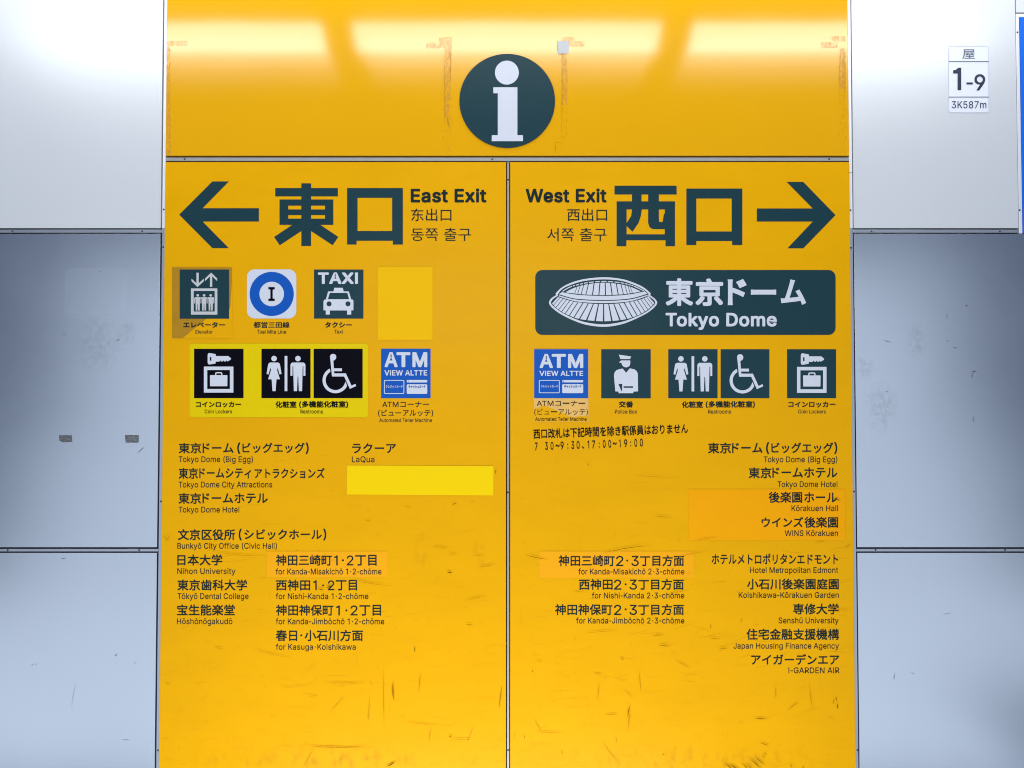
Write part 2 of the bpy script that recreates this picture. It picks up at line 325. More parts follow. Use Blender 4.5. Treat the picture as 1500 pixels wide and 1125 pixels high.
    '~': '+;%m&u%p(@%{(_&0(u&E))&^)1&v)4(3)2(I)*({(b)=(J)U(D)i(H)w(S*$(g*()&*a)&*^([*R(=*B(&*-&s)q&j)W&h)>&j)(&s(S(:(5(P&y(V&g(S&W(H&M(6&J&u',
    '·': '(H&@(H&/(L%{(V%q(e%m(w%q)-%{)<&/)F&@)I&R)F&a)<&k)-&o(w&k(e&a(V&R(L',
    'ō': '*p(S%0&~%6&S%H&0%g%q&3%a&d%Z(?%a(x%q)M&0)u&S*8&~*J(S*P)**J)U*8)x)u*7)M*H(x*M(?*H&d*7&3)x%g)U%H)*%6 (S%g(w%l)8%{)N&7)^&S)g&v)j(?)g(e)^),)N)I)8)a(w)p(S)u(1)p&p)a&Z)I&J),&A(e&>(?&A&v&J&S&Z&7&p%{(1%l )X+q)X+@&O+@&O+q',
    'ū': '*k(:%3&q%7&Q%C&7%W%~%t%r&=%n&j%n*K&P*K&P&o&U&G&h&)((%q(L%k(g%n(~%w)6&+)E&?)O&X)R&x)R*K*5*K*5%8)T%8)T&:)^&:)H%h)+%I(c%8 )U+q)U+@&L+@&L+q',
}


def _num(t, i):
    return _B.index(t[i]) * len(_B) + _B.index(t[i + 1]) - 200


def area2(p):
    return sum(p[i][0] * p[(i + 1) % len(p)][1] - p[(i + 1) % len(p)][0] * p[i][1] for i in range(len(p)))


LS = 1.45 / 1000
CAP = 509 * LS
_cache = {}


def latin(ch):
    """advance and filled outline of one Latin letter; overlapping strokes lie a hair apart in depth"""
    if ch not in _cache:
        t = LATIN[ch]
        adv = {'-': 300, '·': 300}.get(ch, _num(t, 0)) * LS
        shift = {'-': -76 * LS, '·': 52 * LS}.get(ch, 0)
        polys = [[(_num(q, i) * LS + shift, _num(q, i + 2) * LS) for i in range(0, len(q), 4)] for q in t[2:].split(' ') if q]
        V, F = [], []
        if polys:
            big = max(polys, key=lambda p: abs(area2(p)))
            sgn = area2(big) > 0
            outs = sorted([p for p in polys if (area2(p) > 0) == sgn], key=lambda p: -abs(area2(p)))
            holes = [p for p in polys if (area2(p) > 0) != sgn]
            for k, o in enumerate(outs):
                x0, y0, x1, y1 = bbox(o)
                mine = [h for h in holes if x0 < h[0][0] < x1 and y0 < h[0][1] < y1]
                holes = [h for h in holes if h not in mine]
                v, f = fill([o] + mine)
                n = len(V)
                V += [(x, y, k * 2e-5) for x, y in v]
                F += [tuple(n + i for i in q) for q in f]
        _cache[ch] = (adv, V, F)
    return _cache[ch]


def kanji(text, off=0.0):
    if off or text not in _cache:
        cu = bpy.data.curves.new('tmp', 'FONT')
        cu.body = text
        cu.size = 1.0
        cu.resolution_u = 3
        cu.offset = off
        cu.fill_mode = 'FRONT'
        V, F = curve_mesh(cu)
        _cache[text] = (1.0, [(x, y, 0.0) for x, y in V], F)
    return _cache[text]


RING4 = ((-.9, -.9), (.9, -.9), (-.9, .9), (.9, .9))
RING8 = RING4 + ((-1.05, 0), (1.05, 0), (0, -1.05), (0, 1.05))
KERN = {'To': -.06, 'Tō': -.06, 'Te': -.05, 'Ta': -.06, 'AT': -.05, 'LT': -.06, 'Yo': -.05, 'We': -.02, 'ky': -.015, 'Ko': -.01, 'Kō': -.01, 'Ka': -.01, 'Av': -.02, 'VI': 0}


def glyphs(text, bold):
    """letters set in one line; bold letters are cut with thicker strokes (four copies a little apart)"""
    V, F = [], []

    def put(vf, x, many=True):
        for k, (dx, dy) in enumerate((RING8 if bold >= 0.028 else RING4) if bold and many else ((0, 0),)):
            n = len(V)
            V.extend((px + x + dx * bold, py + dy * bold, d + k * 3.5e-5) for px, py, d in vf[1])
            F.extend(tuple(n + i for i in q) for q in vf[2])
    if not any(c in LATIN and c != ' ' for c in text):
        put(kanji(text, -bold if bold < 0 else 0), 0, bold > 0)
        return V, F
    x = 0
    for i, c in enumerate(text):
        if c in LATIN:
            g = latin(c)
            put(g, x)
            x += g[0] + KERN.get(text[i:i + 2], 0) + bold * 0.9
        else:
            put(kanji(c), x)
            x += 1.0
    return V, F


def bbox(V):
    return min(v[0] for v in V), min(v[1] for v in V), max(v[0] for v in V), max(v[1] for v in V)


def text_px(text, x0, x1, y0, y1, bold=0.0, rot=0.0, base=None):
    """text laid out to fill a pixel box; with base, y0..y1 is only the cap height on the base line y1"""
    V, F = glyphs(text, bold)
    a, b, c, d = bbox(V)
    if base:
        b, d = -bold, CAP + bold
    out = []
    ca, sa = math.cos(rot), math.sin(rot)
    for x, y, dep in V:
        u = (x - a) / (c - a) * (x1 - x0)
        v = (y - b) / (d - b) * (y1 - y0)
        out.append((x0 + u * ca - v * sa, y1 - (u * sa + v * ca), dep))
    return out, F


def sheet(name, pieces, level, m, parent=None):
    """pieces: list of (pixel verts, faces) -> one flat mesh lying `level` film layers in front of the board face"""
    V, F = [], []
    y = BOARD_Y - 0.0004 * level
    for pv, pf in pieces:
        n = len(V)
        for p in pv:
            x, z = W(p[0], p[1])
            V.append((x, y - (p[2] if len(p) > 2 else 0), z))
        F += [tuple(n + i for i in f) for f in pf]
    o = mk(name, V, F, m, parent)
    me = o.data
    for p in me.polygons:      # all faces look at the viewer
        if p.normal.y > 0:
            p.flip()
    me.update()
    return o


BOARD_Y = -0.004


def poly(*p):
    return fill([list(p)])


def rect(x0, y0, x1, y1):
    return [(x0, y0), (x1, y0), (x1, y1), (x0, y1)]


def circ(cx, cy, rx, ry=None, n=48, a0=0, a1=360):
    ry = ry or rx
    k = n if a1 - a0 >= 360 else n + 1
    return [(cx + rx * math.cos(R(a0 + (a1 - a0) * i / n)), cy + ry * math.sin(R(a0 + (a1 - a0) * i / n))) for i in range(k)]


def rrect(x0, y0, x1, y1, r, n=8):
    p = []
    for cx, cy, a in ((x1 - r, y1 - r, 0), (x0 + r, y1 - r, 90), (x0 + r, y0 + r, 180), (x1 - r, y0 + r, 270)):
        p += [(cx + r * math.cos(R(a + 90 * i / n)), cy + r * math.sin(R(a + 90 * i / n))) for i in range(n + 1)]
    return p


def Z(ox, oy, s, pts, dx=0, dy=0):
    return [(ox + x / s + dx, oy + y / s + dy) for x, y in pts]


# ------------------------------------------------------------------ materials
YEL = (0.685, 0.352, 0.0, 1)
M = {}
M['yellow_top'] = mat('yellow_enamel_header', YEL, rough=0.09, spec=0.55, vary=0.03, vscale=5, bump=0.0009, bscale=2.2, rvary=0.01, grain=0.000006)
M['yellow'] = mat('yellow_enamel', YEL, rough=0.30, spec=0.08, vary=0.08, vscale=7, bump=0.0006, bscale=2.5, rvary=0.05, stretch=(0.6, 1, 1.6), grain=0.00002)
M['yellow_film'] = mat('bright_yellow_film', (0.78, 0.56, 0.0, 1), spec=0.08, rough=0.38, vary=0.03, vscale=15)
M['lemon_film'] = mat('lemon_yellow_film', (0.66, 0.51, 0.0, 1), spec=0.08, rough=0.35, vary=0.03, vscale=15)
M['blank_film'] = mat('matching_yellow_film', (0.77, 0.445, 0.0, 1), spec=0.08, rough=0.4, vary=0.03, vscale=15)
M['peach_film'] = mat('peach_film', (0.76, 0.352, 0.005, 1), spec=0.08, rough=0.45, vary=0.04, vscale=15)
M['orange_film'] = mat('orange_yellow_film', (0.765, 0.338, 0.0, 1), spec=0.08, rough=0.45, vary=0.04, vscale=15)
M['aged_film'] = mat('yellowed_film', (0.37, 0.195, 0.007, 1), spec=0.2, rough=0.4, vary=0.22, vscale=22)
M['beige_film'] = mat('faded_beige_film', (0.68, 0.42, 0.12, 1), spec=0.2, rough=0.45, vary=0.12, vscale=20)
M['green'] = mat('dark_green_vinyl', (0.0085, 0.039, 0.053, 1), rough=0.30, spec=0.12, vary=0.06, vscale=12)
M['ink'] = mat('dark_green_ink', (0.007, 0.020, 0.022, 1), rough=0.5, spec=0.08, vary=0.1, vscale=30)
M['black'] = mat('black_vinyl', (0.002, 0.002, 0.006, 1), rough=0.45, spec=0.04, vary=0.1, vscale=20)
M['black_ink'] = mat('black_ink', (0.004, 0.005, 0.006, 1), rough=0.5, spec=0.06, vary=0.1, vscale=30)
M['white'] = mat('white_vinyl', (0.54, 0.59, 0.695, 1), rough=0.4, spec=0.25, vary=0.03, vscale=20)
M['grey_white'] = mat('worn_white_vinyl', (0.46, 0.49, 0.53, 1), rough=0.45, spec=0.3, vary=0.10, vscale=60)
M['blue'] = mat('blue_vinyl', (0.0, 0.078, 0.42, 1), rough=0.38, spec=0.15, vary=0.05, vscale=20)
M['panel_white'] = mat('white_painted_steel', (0.60, 0.65, 0.71, 1), rough=0.27, metal=0.15, vary=0.02, vscale=3, bump=0.0006, bscale=2.0, rvary=0.01)
M['panel_grey'] = mat('grey_painted_steel', (0.53, 0.615, 0.73, 1), rough=0.24, metal=0.97, vary=0.02, vscale=4, bump=0.0004, bscale=2.0, rvary=0.04, grain=0.000005)
M['trim_white'] = mat('white_painted_trim', (0.74, 0.77, 0.83, 1), rough=0.4, metal=0.3, vary=0.04, vscale=20)
M['trim'] = mat('grey_aluminium_trim', (0.37, 0.43, 0.52, 1), rough=0.35, metal=0.75, vary=0.08, vscale=30)
M['trim_sign'] = mat('dull_aluminium_trim', (0.29, 0.30, 0.32, 1), rough=0.45, metal=0.35, vary=0.12, vscale=40)
M['screw'] = mat('dark_screw', (0.02, 0.02, 0.025, 1), rough=0.5, vary=0.2)
M['dark'] = mat('dark_recess', (0.012, 0.010, 0.010, 1), rough=0.8, vary=0.2)
M['poster'] = mat('blue_poster', (0.003, 0.13, 0.72, 1), rough=0.4, spec=0.2, vary=0.05, vscale=10)
M['scratch_faint'] = mat('faint_scratch', (0.585, 0.288, 0.0, 1), spec=0.1, rough=0.5, vary=0.12, vscale=40)
M['scratch_mid'] = mat('brown_scratch', (0.38, 0.165, 0.0, 1), spec=0.06, rough=0.5, vary=0.3, vscale=40)
M['scratch_dark'] = mat('dark_scratch', (0.13, 0.055, 0.0, 1), spec=0.04, rough=0.55, vary=0.3, vscale=40)
M['residue'] = worn('tape_residue', (0.62, 0.325, 0.055, 1), rough=0.7, scale=(150, 1, 60), thresh=0.47, soft=0.10, opacity=0.30)
M['residue_dirt'] = worn('dirty_glue', (0.30, 0.13, 0.02, 1), rough=0.8, scale=(330, 1, 120), thresh=0.62, soft=0.06, opacity=0.36)
M['smudge'] = worn('grey_smudge', (0.19, 0.23, 0.25, 1), rough=0.6, scale=(75, 1, 55), thresh=0.54, soft=0.14, opacity=0.2, edge=0.9)
M['glue'] = worn('grey_glue_mark', (0.09, 0.095, 0.10, 1), rough=0.7, scale=(90, 1, 420), thresh=0.40, soft=0.16, opacity=0.85)
M['ghost'] = worn('pale_ghost', (0.60, 0.68, 0.80, 1), rough=0.4, scale=(20, 1, 20), thresh=0.2, soft=0.1, opacity=0.05)
M['grime'] = worn('brown_grime', (0.30, 0.13, 0.0, 1), rough=0.7, scale=(50, 1, 28), thresh=0.60, soft=0.12, opacity=0.22, edge=0.85)
M['pen'] = mat('dark_pen_mark', (0.03, 0.035, 0.05, 1), rough=0.5, vary=0.2)


# ------------------------------------------------------------------ the wall behind everything
def lx(*pts):           # the x of a vertical line measured at several places
    return sum(W(x, y)[0] for x, y in pts) / len(pts)


def lz(y, x=750):
    return W(x, y)[1]


X_far_l, X_far_r = -2.6, 2.6
Z_lo, Z_hi = lz(1125) - 0.45, lz(0) + 0.28
yl = lx((245, 0), (242, 340), (238, 800), (233.3, 1120))
yr = lx((1240, 0), (1244.3, 340), (1249, 800), (1253.8, 1120))
tl = lx((239.5, 0), (237, 340), (234, 800), (229, 1120))
tr = lx((1246, 0), (1249, 340), (1253.2, 800), (1258, 1120))
gl = lx((237.2, 0), (234.6, 340), (231.6, 800), (227.0, 1120))
gr = lx((1247.6, 0), (1250.6, 340), (1254.9, 800), (1259.7, 1120))
ml, mr_ = lx((742.0, 300), (742.2, 1000)), lx((746.4, 300), (746.6, 1000))
sl, sr = lx((1489, 40), (1495, 540)), lx((1494.2, 40), (1499.5, 540))
zh0 = lz(228.6)                    # bottom of the header board
zt1, zt0 = lz(231), lz(236.2)      # the strip under the header
zs1 = lz(238)                      # top of the two exit boards
za_w = lz(334.0)                   # bottom of the white panels
za1, za0 = lz(336.4), lz(340.8)    # first cross strip
zb1 = lz(342.6)                    # top of the middle panels
zc1 = lz(801.6); zd1, zd0 = lz(804), lz(807.8); ze1 = lz(809.8)

wall = box('wall', X_far_l - 0.1, X_far_r + 0.1, Z_lo - 0.2, Z_hi + 0.1, 0.014, 0.12, M['dark'], bev=0)
wall['kind'] = 'structure'

# ------------------------------------------------------------------ steel wall panels
PANELS = 'painted steel panels of the wall'


def panel(x0, x1, z0, z1, m, label, y=0.0):
    return tag(box('wall_panel', x0, x1, z0, z1, y, 0.0139, m, bev=0.0002), label, 'wall panel', PANELS)


pul = panel(X_far_l, gl, za_w, Z_hi, M['panel_white'], 'white painted steel wall panel left of the yellow header board')
pur = panel(gr, sl - 0.0012, za_w, Z_hi, M['panel_white'], 'white painted steel wall panel carrying the small 1-9 number sticker')
pml = panel(X_far_l, gl, zc1, zb1, M['panel_grey'], 'grey steel wall panel with two dark glue marks left of the east exit board')
pmr = panel(gr, X_far_r, zc1, zb1, M['panel_grey'], 'grey scuffed steel wall panel right of the west exit board, with a hooked pen mark')
pll = panel(X_far_l, gl, Z_lo, ze1, M['panel_grey'], 'pale grey steel wall panel at bottom, left of the east exit board')
plr = panel(gr, X_far_r, Z_lo, ze1, M['panel_grey'], 'pale grey steel wall panel at bottom, right of the west exit board')
# the panel above and beside the blue poster
panel(sl + 0.0012, X_far_r, lz(18.2, 1490), Z_hi, M['panel_white'], 'white steel wall panel above the blue poster in the upper right corner')

# ------------------------------------------------------------------ the three yellow boards
head = tag(box('sign_board', yl + 0.0003, yr - 0.0003, zh0, Z_hi, BOARD_Y, 0.0139, M['yellow_top'], bev=0.0012),
           'glossy yellow header board with a round dark green i mark', 'sign board', 'yellow station sign boards')
east = tag(box('sign_board', yl + 0.0003, ml - 0.0013, Z_lo, zs1, BOARD_Y, 0.0139, M['yellow'], bev=0.0012),
           'yellow East Exit sign board with an arrow pointing left', 'sign board', 'yellow station sign boards')
west = tag(box('sign_board', mr_ + 0.0013, yr - 0.0003, Z_lo, zs1, BOARD_Y, 0.0139, M['yellow'], bev=0.0012),
           'yellow West Exit sign board with an arrow pointing right', 'sign board', 'yellow station sign boards')

# ------------------------------------------------------------------ trim strips with their screws
STRIPS = 'metal strips covering the panel joints'


def screw(parent, px, py, y):
    x, z = W(px, py)
    bm = bmesh.new()
    bmesh.ops.create_cone(bm, cap_ends=True, segments=14, radius1=0.0023, radius2=0.0017, depth=0.0012)
    bmesh.ops.rotate(bm, verts=bm.verts, cent=(0, 0, 0), matrix=Matrix.Rotation(R(90), 3, 'X'))
    me = bpy.data.meshes.new('screw')
    bm.to_mesh(me)
    bm.free()
    return link('screw', me, (x, y - 0.0005, z), M['screw'], parent)


def strip(x0, x1, z0, z1, m, label, screws=(), y=-0.0005):
    o = tag(box('trim_strip', x0, x1, z0, z1, y, 0.0139, m, bev=0.0006), label, 'trim strip', STRIPS)
    for s in screws:
        screw(o, s[0], s[1], y)
    return o


strip(yl, yr, zt0, zt1, M['trim_sign'], 'long grey metal strip under the yellow header board', ((271, 233.4), (721, 233.6), (1214, 233.4)), y=-0.002)
strip(ml + 0.0008, mr_ - 0.0008, Z_lo, zt0 - 0.001, M['trim_sign'], 'upright grey metal strip between the two yellow exit boards', ((744.2, 263), (744, 721.5), (744.4, 1099)), y=0.001)
strip(tl, yl - 0.0004, za_w, Z_hi, M['trim_white'], 'upright white strip between the white panel and the header board, on the left', ((240.0, 307),))
strip(yr + 0.0004, tr, za_w, Z_hi, M['trim_white'], 'upright white strip between the header board and the panel with the number sticker', ((1245.8, 308),))
strip(tl, yl - 0.0004, Z_lo, za_w - 0.0012, M['trim'], 'upright grey strip along the outer edge of the east exit board', ((239.2, 362), (236, 734.5), (231.4, 1099)))
strip(yr + 0.0004, tr, Z_lo, za_w - 0.0012, M['trim'], 'upright grey strip along the outer edge of the west exit board', ((1246.6, 363), (1250.9, 720), (1256, 1098.5)))
strip(X_far_l, tl - 0.0006, za0, za1, M['trim'], 'cross strip under the white panel left of the header board', ((18.5, 338.9), (208.5, 338.7)))
strip(tr + 0.0006, sl - 0.001, za0, za1, M['trim'], 'cross strip under the white panel with the number sticker', ((1276.5, 339.0), (1464.5, 339.0)))
strip(X_far_l, tl - 0.0006, zd0, zd1, M['trim'], 'cross strip under the grey panel with the two glue marks', ((11.5, 806), (204, 805.8)))
strip(tr + 0.0006, X_far_r, zd0, zd1, M['trim'], 'cross strip under the scuffed grey panel on the right', ((1282.5, 805.6), (1472, 805.6)))
strip(sl, sr, zb1 + 0.001, lz(20.3, 1490), M['trim_white'], 'upright white strip along the left edge of the blue poster', ((1490.2, 47.5), (1493.5, 308)))
strip(sr + 0.0004, X_far_r, lz(25.2, 1495), lz(20.3, 1490), M['trim_white'], 'short white strip along the top edge of the blue poster')

# ------------------------------------------------------------------ blue poster at the right
tag(box('poster', sr + 0.0006, X_far_r, zb1 + 0.001, lz(25.8, 1495), -0.003, 0.0139, M['poster'], bev=0.0008), 'bright blue poster at the right edge, mostly cut off', 'poster')


# ------------------------------------------------------------------ wear
def slivers(name, parent, m, items, level=1):
    """thin tapered scratch marks: (x, y, length, angle, width, bend) in pixels"""
    V, F = [], []
    for x, y, ln, a, wd, bend in items:
        n = 6
        top, bot = [], []
        for i in range(n + 1):
            t = i / n - 0.5
            off = bend * (0.25 - t * t) * 4
            cx = x + ln * t * math.cos(a) - off * math.sin(a)
            cy = y + ln * t * math.sin(a) + off * math.cos(a)
            hw = wd * 0.27 * max(0.12, 1 - (2 * abs(t)) ** 1.6)
            nx, ny = -math.sin(a) * hw, math.cos(a) * hw
            top.append((cx + nx, cy + ny)); bot.append((cx - nx, cy - ny))
        k = len(V)
        V += top + bot
        F += [(k + i, k + i + 1, k + n + 2 + i, k + n + 1 + i) for i in range(n)]
    return sheet(name, [(V, F)], level, m, parent)


def scratch_set(rng, n, x0, x1, y0, y1, wmin, wmax, lmin, lmax, low=1.6, vert=0.18):
    it = []
    while len(it) < n:
        y = y0 + (y1 - y0) * rng.random() ** (1 / low)
        x = rng.uniform(x0, x1)
        if rng.random() < vert:
            a = R(90 + rng.gauss(0, 14))
        else:
            a = R(rng.gauss(-4, 11))
        ln = lmin + (lmax - lmin) * rng.random() ** 2.2
        it.append((x, y, ln, a, rng.uniform(wmin, wmax), rng.gauss(0, 0.05) * ln))
    return it


rng = random.Random(11)
D1 = lambda x, y, l, a, w_=1.6, b=0: (x, y, l, R(a), w_, b)
east_dark = [D1(659, 837.5, 8, 8, 3.0), D1(580, 920, 1.5, 0, 1.5), D1(608, 950, 10, 88, 1.5), D1(688, 914, 11, 3, 1.5), D1(540, 1048, 12, 88, 1.2),
             D1(573, 1117, 16, -28, 3.0, 1), D1(660, 1077, 5, -30, 2.2), D1(686, 1081, 4, 0, 2), D1(483, 858, 9, -20, 3.2, 0.5), D1(471, 861, 10, 12, 1.8, 1.5),
             D1(666, 738, 7, -25, 1.8, -0.6), D1(726, 691, 6, 75, 1.8)]
east_mid = [D1(714, 827, 25, -10, 1.5, 1), D1(645, 800.5, 22, 5, 1.4), D1(664, 811, 13, -3, 1.1), D1(701, 813, 14, -4, 1.1), D1(697, 876, 35, -13, 1.1, -1),
            D1(577, 1011, 26, 87, 4.6, 1), D1(542, 1035, 34, 92, 1.0, 0.8), D1(563, 1022, 95, 89, 1.0, 0.6), D1(540, 762, 9, 8, 1.2), D1(598, 742, 9, 15, 1.2),
            D1(545, 852, 60, 9, 1.2, 2), D1(350, 809, 90, 5, 1.0, 3), D1(248, 788, 14, -60, 1.1), D1(244, 787, 9, 40, 1.1), D1(448, 820, 24, -4, 1.0),
            D1(505, 999, 60, 2, 1.0), D1(620, 1058, 50, 6, 1.0, 1), D1(631, 1075, 24, 100, 1.2, 1), D1(675, 1081, 32, 0, 1.1), D1(690, 1072, 22, -68, 1.0),
            D1(733, 1020, 34, 97, 2.4), D1(615, 1000, 32, 95, 1.4), D1(495, 1030, 34, -48, 1.0), D1(460, 1018, 14, -8, 1.0), D1(400, 955, 60, 14, 0.9, 2),
            D1(495, 1092, 110, 2, 1.6, 1), D1(452, 1110, 34, -60, 1.2), D1(248, 1000, 10, 8, 1.2), D1(322, 948, 14, 5, 1.2)]
slivers('scratch_pattern', east, M['scratch_dark'], east_dark, 8)
slivers('scratch_pattern', east, M['scratch_mid'], east_mid + scratch_set(rng, 34, 245, 736, 700, 1122, 0.45, 0.8, 3, 14), 7)
slivers('scratch_pattern', east, M['scratch_faint'], scratch_set(rng, 260, 245, 736, 640, 1122, 0.4, 0.8, 6, 50), 0.5)
west_dark = [D1(1059, 949, 13, 2, 1.5), D1(963, 929, 18, -3, 1.4), D1(972, 944.5, 17, 4, 1.5), D1(911, 964, 5, 0, 2), D1(780, 982, 4, -50, 1.6),
             D1(921, 1040, 18, -75, 1.6, -1), D1(1113, 1051, 18, 4, 1.8), D1(918, 804, 72, -9, 1.3, -2), D1(786, 815, 36, 11, 1.4, 1),
             D1(1118, 1088, 15, 20, 1.4), D1(1224, 731, 12, 22, 2.2, -0.5), D1(1223, 1022, 7, 80, 2), D1(1225, 1033, 8, 80, 2.2), D1(1219, 1026, 8, 85, 1.2),
             D1(1076, 1122, 20, 36, 2.6, 0.6), D1(1067, 1121, 18, 38, 2.2), D1(1091, 1121, 17, 40, 1.6), D1(1098, 1122, 16, 42, 1.4), D1(1106, 1117, 22, 40, 2.0),
             D1(1112, 1113, 19, 40, 1.8), D1(1117, 1106, 6, 40, 1.4), D1(1120, 1102, 6, 40, 1.2), D1(988, 1095, 2.5, 0, 2), D1(823, 1100, 5, 75, 1.6), D1(1244, 254, 10, 8, 1.2),
             D1(971, 1103, 3, 0, 2), D1(768, 1078, 4, -70, 1.6), D1(861, 680, 4, 85, 1.6), D1(1157, 1120, 5, 80, 2), D1(1175, 1123, 6, 85, 2), D1(890, 905.5, 2, 0, 2)]
west_mid = [D1(790, 967, 9, 3, 1.2), D1(875, 986, 14, 3, 1.6), D1(876, 1012, 26, 95, 1.2), D1(937, 998, 34, 85, 1.1), D1(919, 1052, 34, 92, 1.4, -2),
            D1(895, 1045, 22, -4, 1.4), D1(1000, 971, 30, 28, 1.2, 1), D1(788, 1062, 30, 60, 1.0), D1(803, 1071, 44, 1, 1.1), D1(902, 1082, 10, 85, 1.4),
            D1(970, 756, 30, 5, 1.2, 0.5), D1(960, 697, 70, 3, 0.8, 1), D1(1200, 793, 16, -6, 1.2), D1(1035, 788, 40, -8, 0.9), D1(920, 1015, 20, 40, 1.0),
            D1(1010, 812, 54, -12, 0.9, -1), D1(850, 865, 24, -6, 1.2), D1(1045, 934, 14, 3, 1.4), D1(1040, 917, 7, 88, 1.6), D1(1187, 1020, 34, 82, 1.2, 1),
            D1(1160, 1033, 22, -38, 1.4), D1(1135, 1013, 18, 90, 1.2), D1(895, 1100, 40, 52, 1.0, 2), D1(1085, 908, 5, 90, 1.6), D1(1240, 800, 12, -30, 1.2),
            D1(1225, 892, 36, 3, 1.2), D1(990, 868, 36, -14, 1.2, -1), D1(985, 896, 50, 3, 1.0, 2), D1(880, 924, 50, -5, 1.0)]
slivers('scratch_pattern', west, M['scratch_dark'], west_dark, 8)
slivers('scratch_pattern', west, M['scratch_mid'], west_mid + scratch_set(rng, 42, 752, 1246, 760, 1122, 0.45, 0.8, 3, 14), 7)
slivers('scratch_pattern', west, M['scratch_faint'], scratch_set(rng, 300, 752, 1246, 660, 1122, 0.4, 0.8, 6, 50), 0.5)
sheet('dirt_patch', [poly(*rect(755, 1085, 1250, 1140))], 0.7, M['grime'], west)
sheet('dirt_patch', [poly(*rect(240, 1085, 738, 1140))], 0.7, M['grime'], east)
sheet('dirt_patch', [poly(*rect(605, 775, 630, 840))], 0.7, M['grime'], east)
sheet('dirt_patch', [poly(*rect(690, 775, 714, 840))], 0.8, M['grime'], east)

# tape residue on the header
for polys, dirt in (
    ([rect(246, 61, 276, 68.5), [(245.6, 70), (250, 70), (251, 150), (252, 228), (245, 228)]], [[(246, 62), (252, 70), (251.5, 226), (244.8, 226), (245.4, 66)]]),
    ([rect(624, 65, 652, 72), rect(643, 56.5, 662, 66), [(652, 66), (662, 66), (660.5, 130), (659, 172), (657.5, 190), (651, 172), (651, 120)]],
     [rect(649, 60, 662.5, 224), rect(626, 64, 650, 73)]),
    ([rect(824, 57, 841, 61.5), rect(832, 61.5, 856, 69.5), rect(822.5, 82, 831, 155)], [rect(821.5, 80, 831.5, 205), rect(832, 61.5, 855, 70)]),
    ([rect(1202, 63, 1226, 71.5), rect(1217, 54, 1239, 62), rect(1229, 72, 1238, 132)], [rect(1227.5, 62, 1238.8, 226), rect(1203, 56, 1228, 72)]),
):
    sheet('tape_residue', [fill([p]) for p in polys], 1, M['residue'], head)
    sheet('tape_residue', [fill([p]) for p in dirt], 2, M['residue_dirt'], head)
sheet('torn_paper', [poly((816.5, 61.5), (832.5, 61.5), (833, 76), (830.5, 80.5), (824, 79.5), (818, 81), (816, 72))], 3, M['grey_white'], head)
slivers('scratch_pattern', head, M['scratch_mid'], [D1(816.5, 68, 19, 90, 0.9), D1(823, 81, 14, 0, 1.0), D1(813.5, 217, 16, 85, 1.0), D1(818, 209.5, 11, 0, 1.0), D1(823, 140, 130, 90.6, 0.7),
                                               D1(651, 130, 120, 90, 0.7), D1(660.5, 90, 60, 91, 0.8), D1(444, 56.5, 4, -30, 0.8), D1(1090, 95, 3, 0, 1.2), D1(657, 180, 22, 72, 1.4),
                                               D1(633, 63.8, 16, 0, 0.7), D1(656, 56.4, 16, 0, 0.8), D1(833, 56.5, 18, 0, 0.8), D1(1235, 120, 110, 90, 0.7), D1(1228, 110, 90, 90, 0.6)], 4)

# marks on the steel panels
_by = BOARD_Y
BOARD_Y = 0.0
sheet('ghost_mark', [fill([rrect(95, 393, 188, 466, 9)])], 1, M['ghost'], pml)
sheet('smudge', [poly(*rect(104, 455, 180, 555))], 2, M['smudge'], pml)
sheet('smudge', [poly(*rect(172, 466, 200, 508))], 3, M['smudge'], pml)
sheet('glue_mark', [poly((86.5, 637.5), (105, 637), (106, 647.5), (92, 648), (87, 645.5))], 1, M['glue'], pml)
sheet('glue_mark', [poly((183, 637), (203.5, 637.5), (203, 648.5), (184, 648.5))], 1, M['glue'], pml)
slivers('scratch_pattern', pml, M['pen'], [D1(206.5, 659, 14, -42, 1.1), D1(97, 803.3, 14, 3, 2.2), D1(194, 803, 18, 2, 2.2), D1(94, 489.5, 6, 5, 1.0), D1(173, 498, 5, -20, 1.6), D1(147, 398, 3, 20, 1.0)], 4)
slivers('scratch_pattern', pmr, M['pen'], [D1(1427, 545, 7, -12, 2.2, -1), D1(1425, 550, 8, 100, 1.0, 1), D1(1300, 500, 14, 14, 0.8), D1(1388, 499.5, 5, 0, 1.4), D1(1399, 509, 8, 10, 0.8),
                                     D1(1387, 463, 8, 85, 0.8), D1(1416, 448, 2.5, 40, 2.2), D1(1299, 574, 3, 0, 1.8), D1(1426, 614, 10, 88, 1.2)], 4)
sheet('smudge', [poly(*rect(1262, 555, 1320, 640))], 2, M['smudge'], pmr)
sheet('smudge', [poly(*rect(1325, 470, 1358, 530))], 3, M['smudge'], pmr)
sheet('smudge', [poly(*rect(1252, 515, 1282, 560))], 3, M['smudge'], pmr)
slivers('scratch_pattern', pll, M['pen'], [D1(170, 959.5, 4, -60, 1.5), D1(47.5, 974, 3, -60, 1.2), D1(53, 973, 3, -60, 1.0), D1(198, 971, 5, -40, 0.8), D1(93, 818, 8, 0, 0.9), D1(184, 1083.5, 12, 5, 0.8), D1(108, 1020, 40, 100, 0.5, 1)], 4)
slivers('scratch_pattern', plr, M['pen'], [D1(1310, 991, 11, -80, 1.0), D1(1337, 986, 7, 30, 0.9), D1(1387, 899, 14, -12, 0.6)], 4)
BOARD_Y = _by

